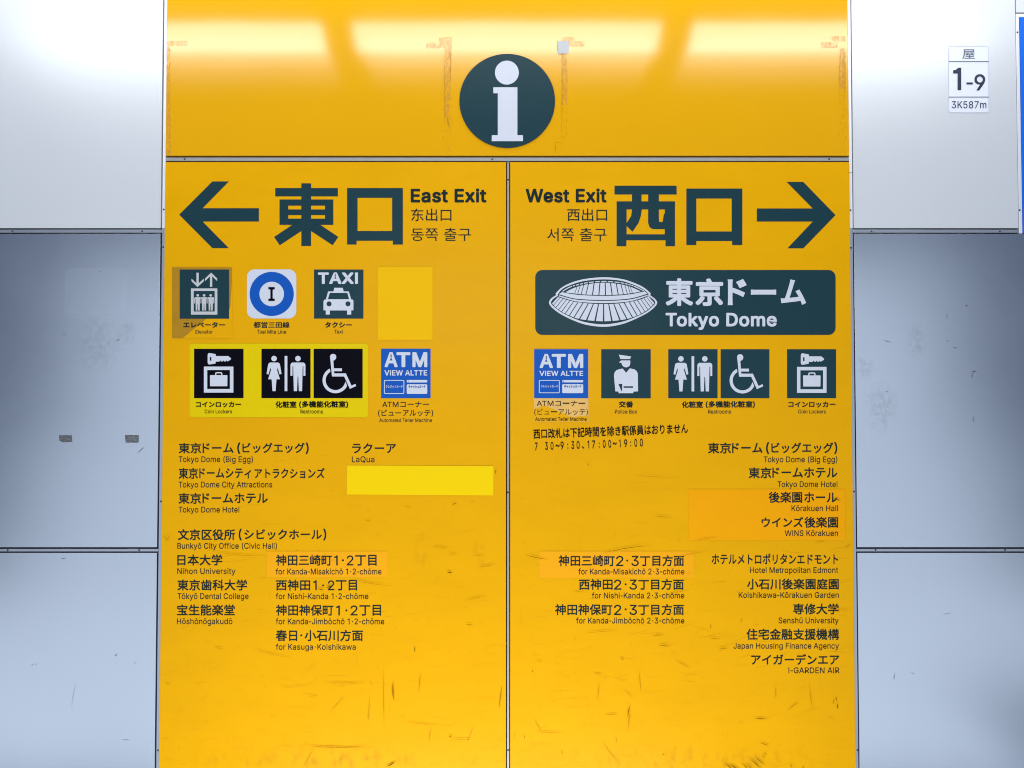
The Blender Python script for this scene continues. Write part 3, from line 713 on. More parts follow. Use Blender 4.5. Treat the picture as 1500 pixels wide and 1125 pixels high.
# ------------------------------------------------------------------ header: the round i mark
disc = sheet('information_mark', [fill([circ(743, 149.2, 69.8, 68.7, 96)])], 5, M['green'], head)
O6 = lambda pts: Z(600, 20, 4.89, pts)
sheet('letter', [fill([circ(742.5, 108, 17.4, 17.5)]),
                 fill([O6([(600, 535), (772, 535), (772, 877), (812, 877), (812, 920), (589, 920), (589, 877), (632, 877), (632, 578), (600, 578)])])], 6, M['white'], disc)

# ------------------------------------------------------------------ arrows and the big exit names
A = lambda pts: Z(230, 0, 2.885, pts)
B = lambda pts: Z(740, 0, 2.885, pts)
sheet('arrow', [fill([A([(97, 909), (237, 769), (306, 769), (196, 882), (433, 882), (433, 938), (196, 938), (306, 1050), (237, 1050)])])], 1, M['green'], east)
sheet('arrow', [fill([B([(1393, 911), (1257, 771), (1187, 771), (1297, 883), (1061, 883), (1061, 938), (1297, 938), (1190, 1051), (1257, 1051)])])], 1, M['green'], west)
EAST = [A([(612, 777), (653, 777), (653, 797), (766, 797), (766, 832), (653, 832), (653, 845), (747, 845), (747, 952), (692, 952), (768, 1003), (744, 1038),
           (653, 978), (653, 1041), (612, 1041), (612, 978), (521, 1038), (497, 1003), (574, 952), (520, 952), (520, 845), (612, 845), (612, 832), (502, 832), (502, 797), (612, 797)])]
EAST += [A(rect(557, 871, 612, 887)), A(rect(653, 871, 712, 887)), A(rect(557, 911, 612, 926)), A(rect(653, 911, 712, 926))]
MOUTH_E = [A([(805, 797), (1040, 797), (1040, 1035), (998, 1035), (998, 1019), (845, 1019), (845, 1035), (805, 1035)]), A(rect(849, 838, 995, 978))]
WEST = [B([(461, 787), (723, 787), (723, 824), (648, 824), (648, 853), (716, 853), (716, 1042), (676, 1042), (676, 1017), (511, 1017), (511, 1042), (470, 1042), (470, 853), (535, 853), (535, 824), (461, 824)]),
        B(rect(575, 824, 603, 853)),
        B([(512, 887), (535, 887), (531, 915), (512, 945)]),
        B([(576, 887), (603, 887), (603, 945), (609, 962), (622, 970), (673, 970), (673, 992), (512, 992), (512, 957), (537, 981), (562, 945), (572, 915)]),
        B([(648, 887), (673, 887), (673, 905), (669, 907), (664, 940), (650, 940), (648, 930)])]
MOUTH_W = [B([(764, 799), (1000, 799), (1000, 1037), (957, 1037), (957, 1020), (806, 1020), (806, 1037), (764, 1037)]), B(rect(806, 841, 955, 980))]
sheet('heading', [fill(EAST), fill(MOUTH_E)], 1, M['green'], east)
sheet('heading', [fill(WEST), fill(MOUTH_W)], 1, M['green'], west)
sheet('lettering', [text_px('East Exit', 602, 712.6, 277.5, 297.2, 0.034, base=1)], 1, M['ink'], east)
sheet('lettering', [text_px('West Exit', 770, 888.2, 277.5, 297.2, 0.034, base=1)], 1, M['ink'], west)
sheet('lettering', [text_px('东出口', 602.6, 661.5, 306, 324.6, 0.004)], 1, M['ink'], east)
sheet('lettering', [text_px('동쪽 출구', 602.6, 690, 334.5, 353.6, 0.0)], 1, M['ink'], east)
sheet('lettering', [text_px('西出口', 830.8, 889, 306, 324.6, 0.004)], 1, M['ink'], west)
sheet('lettering', [text_px('서쪽 출구', 801.4, 888.2, 334.6, 354, 0.0)], 1, M['ink'], west)

# ------------------------------------------------------------------ pictograms (each a printed tile with its symbol and caption)
JB, EB = 0.030, 0.0


def cap_en(t, x0, x1, y0, h=6.2, b=0.009):
    return text_px(t, x0, x1, y0, y0 + h, b, base=1)


def T8(pts, dx=0, dy=0):      # coordinates read off an enlargement of the lift pictogram
    return Z(250, 385, 7.5, pts, dx, dy)


MAN = [(-51, -188), (-36, -188), (36, -188), (43, -184), (49, -175), (49, -101), (36, -101), (36, -163), (31, -163), (27, 0), (6, 0), (2.5, -95), (-2.5, -95), (-6, 0), (-27, 0), (-31, -163), (-36, -163), (-36, -101), (-49, -101), (-49, -175), (-43, -184)][1:]


def man(cx, foot, s):
    return [fill([[(cx + x * s, foot + y * s) for x, y in MAN]]), fill([circ(cx, foot - 214 * s, 18 * s)])]


def woman(cx, foot, s):
    P = [(-26, -188), (26, -188), (34, -184), (39, -175), (49, -113), (36, -110), (24, -155), (20, -138), (39, -78), (16, -78), (10, 0), (-10, 0), (-16, -78), (-39, -78), (-20, -138), (-24, -155), (-36, -110), (-49, -113), (-39, -175), (-34, -184)]
    return [fill([[(cx + x * s, foot + y * s) for x, y in P]]), fill([circ(cx, foot - 214 * s, 18 * s)])]


def sym_restroom(dx=0, dy=0):
    return woman(402.5 + dx, 573 + dy, 1 / 4.5) + man(437.4 + dx, 573 + dy, 1 / 4.5) + [fill([rect(418 + dx, 521.6 + dy, 421.9 + dx, 573 + dy)])]


def sym_wheelchair(dx=0, dy=0):
    H = lambda p: Z(1050, 505, 13.2375, p, dx, dy)
    body = H([(383, 262), (381, 235), (392, 206), (418, 188), (445, 185), (475, 194), (497, 217), (503, 248), (494, 282), (470, 306), (445, 316), (456, 465), (612, 465), (612, 520), (460, 520), (463, 562),
              (688, 562), (797, 800), (870, 765), (890, 805), (765, 862), (655, 622), (420, 622), (392, 330)])
    cx, cy, ro, ri = 487, 695, 250, 190
    arc = [(cx + ro * math.cos(R(a)), cy + ro * math.sin(R(a))) for a in range(27, 246, 5)]
    inn = [(cx + ri * math.cos(R(a)), cy + ri * math.sin(R(a))) for a in range(238, 10, -5)]
    return [fill([body]), fill([H(arc + [(378, 470), (388, 525)] + inn + [(680, 722), (708, 790)])])]


def sym_locker(dx=0, dy=0):
    H = lambda p: Z(280, 505, 13.232, p, dx, dy)
    key = [H([(352, 168), (375, 163), (495, 185), (495, 222), (735, 222), (792, 270), (780, 292), (722, 326), (705, 306), (685, 326), (662, 326), (645, 306), (628, 326), (605, 326), (588, 306), (565, 328), (492, 330), (492, 365), (375, 385), (350, 380), (338, 355), (338, 195)]),
           H(rect(380, 240, 410, 312))]
    frame = [H(rect(265, 425, 835, 928)), H(rect(330, 492, 768, 858))]
    case = [H([(388, 590), (483, 590), (483, 548), (500, 535), (548, 530), (605, 535), (622, 548), (622, 590), (715, 590), (720, 600), (718, 798), (710, 805), (392, 805), (384, 798), (382, 600)]),
            H([(505, 590), (505, 562), (515, 555), (590, 555), (600, 562), (600, 590)])]
    return [fill(key), fill(frame), fill(case)]


def sym_lift():
    arrows = [fill([T8([(294, 113), (319, 113), (319, 228), (375, 178), (375, 206), (306, 270), (240, 206), (240, 178), (294, 228)])]),
              fill([T8([(467, 268), (442, 268), (442, 153), (388, 205), (388, 176), (455, 112), (521, 176), (521, 205), (467, 153)])])]
    frame = [fill([T8(rect(234, 285, 523, 572)), T8(rect(264, 313, 494, 538))])]
    ppl = []
    for cx in (308, 378, 450):
        ppl += man(250 + cx / 7.5, 385 + 528 / 7.5, 0.78 / 7.5)
    return arrows + frame + ppl


def sym_taxi():
    H = lambda p: Z(455, 390, 14.06, p)
    body = [H([(495, 450), (672, 450), (690, 525), (795, 525), (845, 688), (880, 695), (890, 712), (890, 912), (845, 915), (845, 1000), (760, 1000), (760, 915), (405, 915), (405, 1000), (322, 1000), (322, 915), (275, 912), (275, 735), (285, 700), (325, 688), (370, 525), (480, 525)]),
            H([(405, 555), (765, 555), (803, 685), (365, 685)]), H(circ(390, 780, 52, n=28)), H(circ(778, 780, 52, n=28))]
    return [fill(body)]


def sym_police():
    H = lambda p: Z(780, 500, 6.617, p)
    cap = H([(834, 130), (953, 148), (942, 173), (850, 173)])
    face = H([(856, 186), (945, 186), (945, 218), (940, 235), (925, 248), (905, 254), (885, 249), (868, 235), (858, 208), (838, 208), (840, 202)])
    body = [H([(872, 265), (905, 306), (940, 262), (985, 272), (1006, 288), (1018, 315), (1020, 485), (976, 487), (972, 503), (833, 503), (830, 487), (800, 485), (787, 330), (793, 302), (812, 280), (840, 270)]),
            H([(830, 413), (868, 413), (865, 487), (858, 480)]), H(rect(880, 436, 972, 451))]
    return [fill([cap]), fill([face]), fill(body)]


def pictogram(parent, tile, symbol, tile_m, sym_m, lvl, label, captions=(), ink='ink'):
    t = sheet('pictogram', [fill([tile])], lvl, M[tile_m], parent)
    t['label'] = label
    sheet('symbol', symbol, lvl + 1, M[sym_m], t)
    if captions:
        sheet('caption', captions, lvl, M[ink], t)
    return t


# the Mita line badge
b = sheet('pictogram', [fill([rrect(362.7, 395, 434.8, 466.8, 11)])], 1, M['white'], east)
b['label'] = 'white rounded square with a blue ring round the letter I'
sheet('ring', [fill([circ(398.9, 431, 32.2, n=72), circ(398.9, 431, 18, n=56)])], 2, M['blue'], b)
sheet('letter', [fill([T8([(1080, 270), (1150, 270), (1150, 294), (1128, 297), (1128, 395), (1150, 398), (1150, 422), (1080, 422), (1080, 398), (1102, 395), (1102, 297), (1080, 294)])])], 2, M['black'], b)
sheet('caption', [text_px('都営三田線', 372.4, 424.8, 471.8, 480.8, 0.022), cap_en('Toei Mita Line', 377.3, 420, 483.6, 5.4)], 1, M['ink'], b)

pictogram(east, rect(460.7, 395.3, 532.9, 467), sym_taxi() + [text_px('TAXI', 466.4, 525, 399.6, 416.4, 0.04)], 'green', 'white', 1,
          'dark green taxi pictogram', [text_px('タクシー', 476.7, 516, 472, 480.4, JB), cap_en('Taxi', 490.4, 502.7, 483.6, 5.2)])


# the two cash machine tiles
def atm(parent, x0, y0, x1, y1, lvl, k, ink, caps):
    """k maps the east tile's coordinates to this one"""
    t = sheet('pictogram', [fill([rect(x0, y0, x1, y1)])], lvl, M['blue'], parent)
    t['label'] = 'blue cash machine pictogram'
    f = lambda x, y: (k[0] + (x - 563.6) * k[1], k[2] + (y - 516) * k[3])

    def tx(s, a, c, p, q, b):
        (a, p), (c, q) = f(a, p), f(c, q)
        return text_px(s, a, c, p, q, b)
    m = lambda pts: [f(*p) for p in pts]
    sheet('symbol', [tx('A', 563.8, 583, 516, 538, 0.034), tx('T', 581.2, 601.5, 516, 538, 0.04), tx('M', 604.5, 626.3, 516, 538, 0.04), tx('VIEW ALTTE', 563.6, 626.2, 542.3, 550.2, 0.03),
                     fill([m(rrect(562.9, 556.7, 592.6, 577, 1.8)), m(rrect(564.0, 557.8, 591.5, 575.9, 1.2))]), tx('クレジットカード', 565.6, 590.2, 564.2, 568.6, 0.02),
                     fill([m(rrect(596.2, 556.6, 626.2, 560.3, 1.2))]), fill([m(rrect(596.2, 563, 626.2, 577, 1.6))])], lvl + 1, M['white'], t)
    sheet('small_lettering', [tx('キャッシュカード', 598.9, 623.6, 564.4, 568.8, 0.03), fill([m(rect(598, 557.6, 598.8, 559.4))])], lvl + 2, M['blue'], t)
    sheet('caption', caps, lvl, M[ink], t)


atm(east, 558.7, 511, 631, 583.3, 1, (563.6, 1, 516, 1), 'ink',
    [text_px('ATMコーナー', 560.4, 628.6, 588.3, 596.6, 0.010), text_px('(ビューアルッテ)', 554.4, 634.6, 600, 610.4, 0.010), cap_en('Automated Teller Machine', 556, 633, 613, 5.2)])

pictogram(west, rect(880.4, 511.8, 952.7, 583.5), sym_police(), 'green', 'white', 1, 'dark green police officer pictogram',
          [text_px('交番', 906, 927, 587.8, 597, JB), cap_en('Police Box', 900.4, 932.7, 600.2, 5.6)])
pictogram(west, rect(978.4, 511.8, 1050.4, 583.3), sym_restroom(594.3, 0.4), 'green', 'white', 1, 'dark green restroom pictogram of a woman and a man',
          [text_px('化粧室', 998.2, 1029, 587.8, 597.4, JB), text_px('(多機能化粧室)', 1033, 1105, 587.4, 597.6, JB), cap_en('Restrooms', 1036.7, 1070, 600.2, 5.6)])
pictogram(west, rect(1054.9, 511.8, 1126.2, 583.3), sym_wheelchair(), 'green', 'white', 1, 'dark green wheelchair pictogram')
pictogram(west, rect(1152, 511.8, 1223.6, 583.3), sym_locker(866.4, 0.4), 'green', 'white', 1, 'dark green coin locker pictogram',
          [text_px('コインロッカー', 1153.8, 1222.8, 588.3, 596.9, JB), cap_en('Coin Lockers', 1168.2, 1208.5, 600.2, 5.4)])

# the stadium banner
bn = sheet('banner', [fill([rrect(784, 396, 1222.9, 490.8, 10.5)])], 1, M['green'], west)
bn['label'] = 'dark green rounded banner with a white stadium drawing'
H = lambda p: Z(800, 400, 8.8235, p)


def lerp(pts, t):
    f = t * (len(pts) - 1)
    i = min(int(f), len(pts) - 2)
    f -= i
    return (pts[i][0] * (1 - f) + pts[i + 1][0] * f, pts[i][1] * (1 - f) + pts[i + 1][1] * f)


def sm(pts, n=40):
    """smooth line through points (Catmull-Rom)"""
    out = []
    P = [pts[0]] + list(pts) + [pts[-1]]
    for i in range(1, len(P) - 2):
        p0, p1, p2, p3 = P[i - 1:i + 3]
        for k in range(8):
            t = k / 8
            out.append(tuple(0.5 * (2 * p1[j] + (p2[j] - p0[j]) * t + (2 * p0[j] - 5 * p1[j] + 4 * p2[j] - p3[j]) * t * t + (3 * p1[j] - p0[j] - 3 * p2[j] + p3[j]) * t ** 3) for j in (0, 1)))
    out.append(pts[-1])
    return out


outer = sm([(122, 265), (200, 190), (330, 125), (500, 80), (740, 58), (960, 78), (1120, 125), (1250, 185), (1342, 262), (1342, 290), (1400, 335), (1430, 385), (1400, 440), (1300, 520), (1120, 610), (950, 670), (740, 697),
            (520, 672), (350, 615), (180, 530), (75, 450), (36, 390), (60, 335), (125, 290)])
inner = sm([(150, 275), (215, 205), (340, 148), (505, 104), (740, 86), (955, 102), (1110, 148), (1240, 208), (1316, 268), (1316, 295), (1380, 345), (1406, 385), (1380, 425), (1285, 505), (1110, 588), (945, 640), (740, 665),
            (525, 642), (360, 590), (195, 510), (95, 432), (62, 388), (88, 340), (150, 298)])
pieces = [fill([H(outer), H(inner)])]
# skirt segments
top = sm([(150, 312), (250, 345), (380, 375), (560, 397), (740, 403), (920, 397), (1100, 372), (1230, 340), (1318, 302)])
bot = sm([(74, 395), (150, 470), (270, 540), (450, 600), (740, 626), (1020, 600), (1200, 540), (1320, 468), (1396, 390)])
n = 22
for i in range(n):
    g = 0.0042
    a, c = i / n + g, (i + 1) / n - g
    pieces.append(fill([H([lerp(top, a), lerp(top, (a + c) / 2), lerp(top, c), lerp(bot, c), lerp(bot, (a + c) / 2), lerp(bot, a)])]))
# the two bands
b1t = sm([(205, 250), (330, 275), (500, 291), (740, 299), (960, 291), (1130, 270), (1270, 240)])
b1b = sm([(160, 275), (330, 325), (500, 344), (740, 352), (960, 344), (1130, 322), (1308, 270)])
pieces.append(fill([H(b1t + b1b[::-1])]))
b2t = sm([(166, 290), (330, 337), (500, 356), (740, 363), (960, 356), (1130, 335), (1306, 284)])
b2b = sm([(160, 305), (330, 357), (500, 382), (740, 391), (960, 382), (1130, 357), (1310, 296)])
pieces.append(fill([H(b2t + b2b[::-1])]))
# roof ribs
rt = sm([(250, 250), (360, 195), (520, 150), (740, 128), (960, 150), (1110, 190), (1215, 240)])
rb = sm([(258, 255), (365, 268), (520, 282), (740, 289), (960, 280), (1110, 262), (1212, 244)])
edges_t = [0.0, 0.21, 0.255, 0.30, 0.355, 0.41, 0.465, 0.515, 0.565, 0.62, 0.67, 0.72, 0.765, 0.80, 1.0]
edges_b = [0.0, 0.17, 0.215, 0.265, 0.325, 0.395, 0.455, 0.518, 0.58, 0.64, 0.70, 0.755, 0.80, 0.835, 1.0]
for i in range(14):
    g = 0.0048
    a0, a1, c0, c1 = edges_t[i] + g, edges_t[i + 1] - g, edges_b[i] + g, edges_b[i + 1] - g
    a0, c0 = (0.0, 0.0) if i == 0 else (a0, c0)
    a1, c1 = (1.0, 1.0) if i == 13 else (a1, c1)
    pieces.append(fill([H([lerp(rt, a0 + (a1 - a0) * q / 4) for q in range(5)] + [lerp(rb, c1 + (c0 - c1) * q / 4) for q in range(5)])]))
# thin roof arcs with breaks
q = sm([(200, 240), (300, 180), (430, 143), (560, 118), (740, 106), (930, 118), (1050, 142), (1160, 178), (1270, 236)])
q2 = sm([(214, 244), (305, 192), (432, 155), (562, 130), (740, 118), (928, 130), (1048, 154), (1155, 190), (1256, 240)])
ed = [0, 0.16, 0.20, 0.25, 0.30, 0.36, 0.42, 0.475, 0.53, 0.585, 0.645, 0.70, 0.755, 0.80, 0.84, 1]
for i in range(15):
    a, c = ed[i] + 0.006, ed[i + 1] - 0.006
    pieces.append(fill([H([lerp(q, a + (c - a) * k / 4) for k in range(5)] + [lerp(q2, c + (a - c) * k / 4) for k in range(5)])]))
sheet('stadium_drawing', pieces, 2, M['white'], bn)
sheet('lettering', [text_px('東', 974.4, 1014.6, 408.2, 448.6, 0.03), text_px('京', 1018, 1058.5, 408.2, 448.6, 0.032), text_px('ド', 1065, 1093, 409, 447.4, -0.036), text_px('ー', 1099, 1136, 424.5, 432.2, -0.03), text_px('ム', 1142.5, 1179.8, 409.7, 447, -0.036)], 2, M['white'], bn)
sheet('lettering', [text_px('Tokyo Dome', 974.4, 1136.8, 458.6, 478.4, 0.034, base=1)], 2, M['white'], bn)

# ------------------------------------------------------------------ the list of places
JL = 0.018


def place(parent, jp, jx0, jx1, jy0, jy1, en, ex0, ex1, ey0, h=8.4, lvl=1, name='place_name', ink='ink', jb=JL, join=True):
    ps = []
    if isinstance(jp, str):
        jp = [(jp, jx0, jx1)]
    for s, a, c in jp:
        ps.append(text_px(s, a, c, jy0, jy1, jb))
    ps.append(text_px(en, ex0, ex1, ey0, ey0 + h, 0.007, base=1))
    return sheet(name, ps, lvl, M[ink], parent)


def dome(x0, x1, dx=0):
    return [('東京ドーム', x0, x0 + (x1 - x0) * 0.417), ('(ビッグエッグ)', x0 + (x1 - x0) * 0.449, x1)]


def jp_line(parts, y0, y1):
    return [text_px(s, a, c, y0 + dy0, y1 - dy1, 0.006 if s.isdigit() else JL) for s, a, c, dy0, dy1 in parts]


def en_line(t, x0, x1, y, h=8.4):
    return text_px(t, x0, x1, y, y + h, 0.007, base=1)


P = lambda parent, pieces, lvl=1, ink='ink': sheet('place_name', pieces, lvl, M[ink], parent)
# east
P(east, jp_line([('東京', 262.9, 295.8, 0, 0), ('ドーム', 297.8, 343, 0.5, 0.6), ('(', 348.4, 353, -0.6, -0.8), ('ビッグエッグ', 356, 447, 0, 0.6), (')', 448.4, 452.9, -0.6, -0.8)], 648.7, 664) + [en_line('Tokyo Dome (Big Egg)', 262.9, 371.4, 668.4)])
P(east, jp_line([('東京', 262.9, 291, 0, 0), ('ドームシティ', 293, 368.5, 0.6, 0.6), ('アトラクションズ', 373.8, 476.2, 0.2, 0.8)], 685.2, 701.2) + [en_line('Tokyo Dome City Attractions', 262.9, 399.6, 705.4)])
P(east, jp_line([('東京', 262.5, 295.6, 0, 0), ('ドームホテル', 297.6, 393, 0.2, 0.8)], 721.9, 737.8) + [en_line('Tokyo Dome Hotel', 262.9, 351.4, 742)])
P(east, jp_line([('文京区役所', 261.7, 345.4, 0.2, 0), ('(', 350.6, 355, -0.4, -0.4), ('シビックホール', 358.8, 472, 0.4, 0.8), (')', 474.2, 478.6, -0.4, -0.4)], 774.6, 790.8) + [en_line('Bunkyō City Office (Civic Hall)', 261, 406.4, 795)])
P(east, jp_line([('日本大学', 260.9, 326.8, 0, 0)], 811.6, 827.8) + [en_line('Nihon University', 260.9, 345.8, 831.9)])
P(east, jp_line([('東京歯科大学', 260.9, 363, 0, 0)], 848.4, 864.4) + [en_line('Tōkyō Dental College', 261.2, 365, 868.5)])
P(east, jp_line([('宝生能楽堂', 260.4, 345, 0, 0)], 884.8, 901) + [en_line('Hōshōnōgakudō', 260.4, 341.4, 905.2)])
P(east, jp_line([('ラクーア', 516.4, 580.4, 0.4, 0.4)], 648.7, 664.2) + [en_line('LaQua', 516, 549, 668.4, 8.6)])
DOT = lambda cx, cy, r=1.45: fill([circ(cx, cy, r, n=14)])
P(east, jp_line([('西神田', 405, 455, 0, 0), ('1', 459.4, 464.6, 1.2, 0.4), ('2', 481, 490.4, 1.2, 0.4), ('丁目', 492.4, 523.5, 0.3, 0)], 848.6, 864.4) + [DOT(474, 857), en_line('for Nishi-Kanda 1·2-chōme', 404.8, 540, 868.6)])
P(east, jp_line([('神田神保町', 405, 489, 0, 0), ('1', 492.8, 498.4, 1.2, 0.4), ('2', 514, 524.4, 1.2, 0.4), ('丁目', 527, 558.6, 0.3, 0)], 885.2, 901.2) + [DOT(508, 893.5), en_line('for Kanda-Jimbōchō 1·2-chōme', 404.8, 563.3, 905.4)])
P(east, jp_line([('春日', 404.8, 436, 0, 0), ('小石川方面', 447, 532.2, 0, 0)], 922, 938.4) + [DOT(442, 930), en_line('for Kasuga·Koishikawa', 404.8, 521.6, 942.6)])
# west
P(west, jp_line([('東京', 1036.4, 1070, 0, 0), ('ドーム', 1071.6, 1116, 0.6, 0.6), ('(', 1121.2, 1125.8, -0.6, -0.8), ('ビッグエッグ', 1129, 1219.4, 0, 0.6), (')', 1220.8, 1225.3, -0.6, -0.8)], 648.2, 664.2) + [en_line('Tokyo Dome (Big Egg)', 1117.8, 1225.3, 668.6)])
P(west, jp_line([('東京', 1095.8, 1129, 0, 0), ('ドームホテル', 1130.4, 1225.3, 0.2, 0.8)], 684.4, 700.4) + [en_line('Tokyo Dome Hotel', 1138, 1225.4, 704.9)])
P(west, jp_line([('西神田', 847.8, 897, 0, 0), ('2', 899, 909.8, 1.0, 0.2), ('3', 921.6, 932.6, 1.0, 0.2), ('丁目方面', 934.6, 1001, 0, 0)], 847.6, 863.4) + [DOT(916, 855.4), en_line('for Nishi-Kanda 2·3-chōme', 866.7, 1001.8, 867.6)])
P(west, jp_line([('神田神保町', 813, 896.6, 0, 0), ('2', 899, 909.8, 1.0, 0.2), ('3', 921.6, 932.6, 1.0, 0.2), ('丁目方面', 934.6, 1001.3, 0, 0)], 884.4, 900.4) + [DOT(916, 892), en_line('for Kanda-Jimbōchō 2·3-chōme', 843.7, 1001.8, 904.2)])
P(west, jp_line([('ホテルメトロポリタンエドモント', 1041.7, 1226.6, 0, 0)], 810.5, 826) + [en_line('Hotel Metropolitan Edmont', 1097.8, 1226.6, 830.4)])
P(west, jp_line([('小石川後楽園庭園', 1093.5, 1227.5, 0, 0)], 847, 863) + [en_line('Koishikawa-Kōrakuen Garden', 1081.3, 1227.5, 866.8)])
P(west, jp_line([('専修大学', 1160.7, 1227.5, 0, 0)], 883.4, 899.4) + [en_line('Senshū University', 1139.4, 1227.2, 904)])
P(west, jp_line([('住宅金融支援機構', 1092.7, 1228, 0, 0)], 920.2, 936.6) + [en_line('Japan Housing Finance Agency', 1073.5, 1227.8, 941)])
P(west, jp_line([('アイガーデンエア', 1099.6, 1228.2, 0, 0)], 957.4, 973) + [en_line('I-GARDEN AIR', 1154, 1228.4, 976.9)])

# ------------------------------------------------------------------ stickers stuck on the boards later: things of their own
STK = 'stickers on the yellow boards'
s = sheet('sticker', [fill([rect(253.3, 392, 340.6, 495.6)])], 2, M['aged_film'])
tag(s, 'dirty yellowed sticker with the elevator pictogram', 'sticker', STK)
sheet('clean_corner', [fill([[(341, 410), (341, 496), (268.5, 496), (303, 467.6), (338.4, 452)]])], 2.6, M['yellow'], s)
pictogram(s, rect(264.6, 395.4, 336.8, 467.2), sym_lift(), 'green', 'grey_white', 3.4, 'dark green elevator pictogram',
          [text_px('エレベーター', 269.7, 331, 472, 480.4, JB), cap_en('Elevator', 287.7, 313, 483.6, 5.4)])

s = tag(sheet('sticker', [fill([rect(553.8, 391, 634, 498.2)])], 2, M['blank_film']), 'blank upright yellow sticker right of the taxi pictogram', 'sticker', STK)
s = tag(sheet('sticker', [fill([[(508.9, 681.5), (722.9, 682.3), (722.9, 725.4), (508.9, 724)]])], 2, M['yellow_film']), 'blank bright yellow strip, wide and flat, below a short place name', 'sticker', STK)

s = tag(sheet('sticker', [fill([rrect(278.9, 503.4, 539.6, 611, 4)])], 2, M['lemon_film']), 'lemon yellow sticker with black locker and restroom pictograms', 'sticker', STK)
pictogram(s, rect(285.6, 511.3, 357.8, 583.2), sym_locker(), 'black', 'white', 3, 'black coin locker pictogram',
          [text_px('コインロッカー', 288.2, 354.2, 588.4, 596.8, JB), cap_en('Coin Lockers', 301, 341, 600.1, 5.4)], 'black_ink')
pictogram(s, rect(384, 511.3, 455.7, 583.2), sym_restroom(), 'black', 'white', 3, 'black restroom pictogram of a woman and a man',
          [text_px('化粧室', 404.4, 435.2, 587.8, 597.4, JB), text_px('(多機能化粧室)', 439, 510.6, 587.4, 597.6, JB), cap_en('Restrooms', 441, 473.8, 600.1, 5.6)], 'black_ink')
pictogram(s, rect(460.2, 511.3, 531.8, 583.2), sym_wheelchair(-594.6, -0.4), 'black', 'white', 3, 'black wheelchair pictogram')

s = tag(sheet('sticker', [fill([rect(781.6, 511.2, 861.8, 618)])], 2, M['beige_film']), 'faded beige sticker with a blue cash machine pictogram on the west exit board', 'sticker', STK)
sheet('clean_area', [fill([[(782.2, 600), (797, 594), (822, 604), (836, 611), (861.2, 609), (861.2, 617.4), (782.2, 617.4)]])], 2.5, M['yellow'], s)
atm(s, 782.4, 511.8, 861.2, 583.3, 3, (790, 1.022, 518.6, 0.94), 'black_ink',
    [text_px('ATMコーナー', 786.2, 857, 587, 594.8, 0.004), text_px('(ビューアルッテ)', 782.6, 860.7, 598.6, 608.6, 0.0), cap_en('Automated Teller Machine', 783.8, 859, 611, 5.4, 0.012)])

s = tag(sheet('sticker', [fill([rect(391.4, 807, 568.4, 845.2)])], 2, M['peach_film']), 'orange tinted name sticker among the place names of the east exit board', 'sticker', STK)
P(s, jp_line([('神田三崎町', 405, 487, 0, 0), ('1', 490, 495.4, 1.2, 0.4), ('2', 508.6, 518.4, 1.2, 0.4), ('丁目', 521, 552.2, 0.3, 0)], 812, 828) + [DOT(503, 820.2), en_line('for Kanda-Misakichō 1·2-chōme', 404.8, 559.2, 832.4)], 3)
s = tag(sheet('sticker', [fill([rect(789.8, 807, 1016, 845.8)])], 2, M['peach_film']), 'long orange tinted name sticker in the left column of the west exit board', 'sticker', STK)
P(s, jp_line([('神田三崎町', 818, 900, 0, 0), ('2', 902, 912.8, 1.0, 0.2), ('3', 924.4, 935.2, 1.0, 0.2), ('丁目方面', 937, 1001.3, 0, 0)], 812.8, 828.8) + [DOT(918.4, 820.6), en_line('for Kanda-Misakichō 2·3-chōme', 847, 1001.8, 832.4)], 3)
s = tag(sheet('sticker', [fill([rect(1008, 716.4, 1237, 790.6)])], 2, M['orange_film']), 'tall orange sticker with two place names near the right edge of the west exit board', 'sticker', STK)
P(s, jp_line([('後楽園', 1125, 1173.8, 0, 0), ('ホール', 1176.8, 1225, 0.8, 0.6)], 720, 736.2) + [en_line('Kōrakuen Hall', 1158.3, 1226, 739.9)], 3)
P(s, jp_line([('ウインズ', 1114.6, 1175.4, 0.4, 0.8), ('後楽園', 1177.2, 1226.2, 0, 0)], 756.6, 772.6) + [en_line('WINS Kōrakuen', 1148.4, 1226.2, 776.3)], 3)

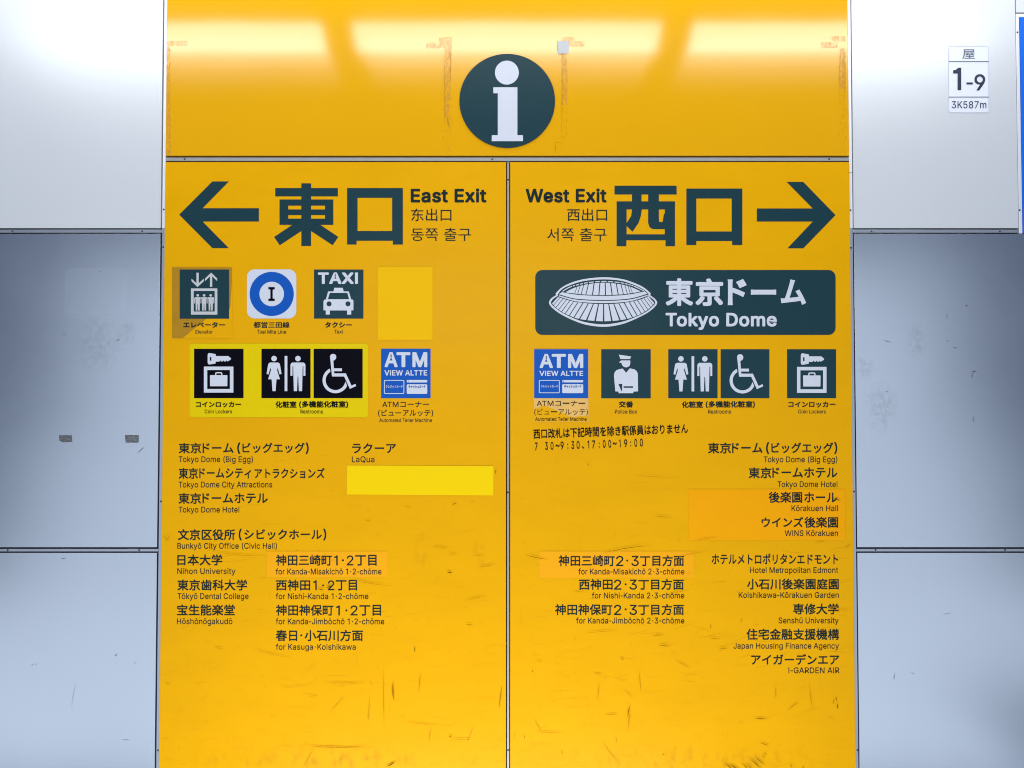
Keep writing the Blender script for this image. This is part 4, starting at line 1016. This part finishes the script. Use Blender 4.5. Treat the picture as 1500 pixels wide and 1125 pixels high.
# hours notice: cut letters applied a little crooked
nt_rot = R(2.1)
s = sheet('notice', [text_px('西口改札は下記時間を除き駅係員はおりません', 781.5, 1007.3, 628.4, 643.0, 0.016, rot=nt_rot)], 2, M['black_ink'])
tag(s, 'crooked line of black cut letters giving the gate hours on the west exit board', 'notice')
ps = []
for t, a, c in (('7', 783.6, 787.6), ('3', 798.6, 802.6), ('0', 806.6, 810.8), ('~', 813.6, 819.6), ('9', 821.2, 825.8), (':', 831, 832.4), ('3', 837, 841), ('0', 844.6, 849), ('、', 852, 855.6), ('1', 860.6, 862.8), ('7', 867, 871.6), (':', 877, 878.2),
                ('0', 883, 887), ('0', 891, 895), ('~', 897.2, 903), ('1', 906.8, 908.8), ('9', 914, 918.6), (':', 923, 924.2), ('0', 929, 933), ('0', 937, 941.4)):
    off = (a - 781.5) * math.tan(nt_rot)
    y0, y1 = 648.4 - off, 659.8 - off
    if t == '~':
        y0, y1 = y0 + 4, y0 + 7.4
    if t == '、':
        y0, y1 = y1 - 3.6, y1
    if t == ':':
        y0, y1 = y0 + 3.4, y1 - 0.6
    ps.append(text_px(t, a, c, y0, y1, 0.012, rot=nt_rot))
sheet('hours', ps, 2, M['black_ink'], s)

# number sticker on the white panel
BOARD_Y = 0.0
M['plate'] = mat('white_label_film', (0.72, 0.78, 0.90, 1), rough=0.42, vary=0.02, metal=0.2)
M['navy'] = mat('navy_print', (0.008, 0.016, 0.055, 1), rough=0.5, vary=0.1)
M['grey_line'] = mat('grey_print', (0.10, 0.12, 0.18, 1), rough=0.5, vary=0.1)
M['edge_line'] = mat('pale_edge', (0.50, 0.55, 0.66, 1), rough=0.5, vary=0.1)
s = tag(sheet('sticker', [fill([rrect(1388.9, 67.6, 1448.6, 165.4, 3)])], 1.5, M['plate']), 'small white number sticker reading 1-9 on the white panel', 'sticker')
sheet('border', [fill([rrect(1389.3, 68.0, 1448.2, 165.0, 3), rrect(1389.9, 68.6, 1447.6, 164.4, 2.6)])], 2.2, M['edge_line'], s)
sheet('rule_line', [fill([rect(1389.2, 89.9, 1448.2, 91.0)])], 3, M['grey_line'], s)
sheet('rule_line', [fill([rect(1389.2, 141.9, 1448.4, 143.0)])], 3, M['grey_line'], s)
sheet('lettering', [text_px('屋', 1409.2, 1427.8, 72.6, 86.6, 0.002)], 3, M['grey_line'], s)
sheet('lettering', [text_px('1', 1395.8, 1407.6, 99.6, 132.4, 0.022), fill([rect(1415.4, 121, 1424.6, 124)]), text_px('9', 1427, 1442.8, 109, 132.8, 0.012), text_px('3K587m', 1393.8, 1444.4, 148.4, 159, 0.004)], 3, M['navy'], s)

for o in bpy.data.objects:
    if '_o' in o:
        del o['_o']
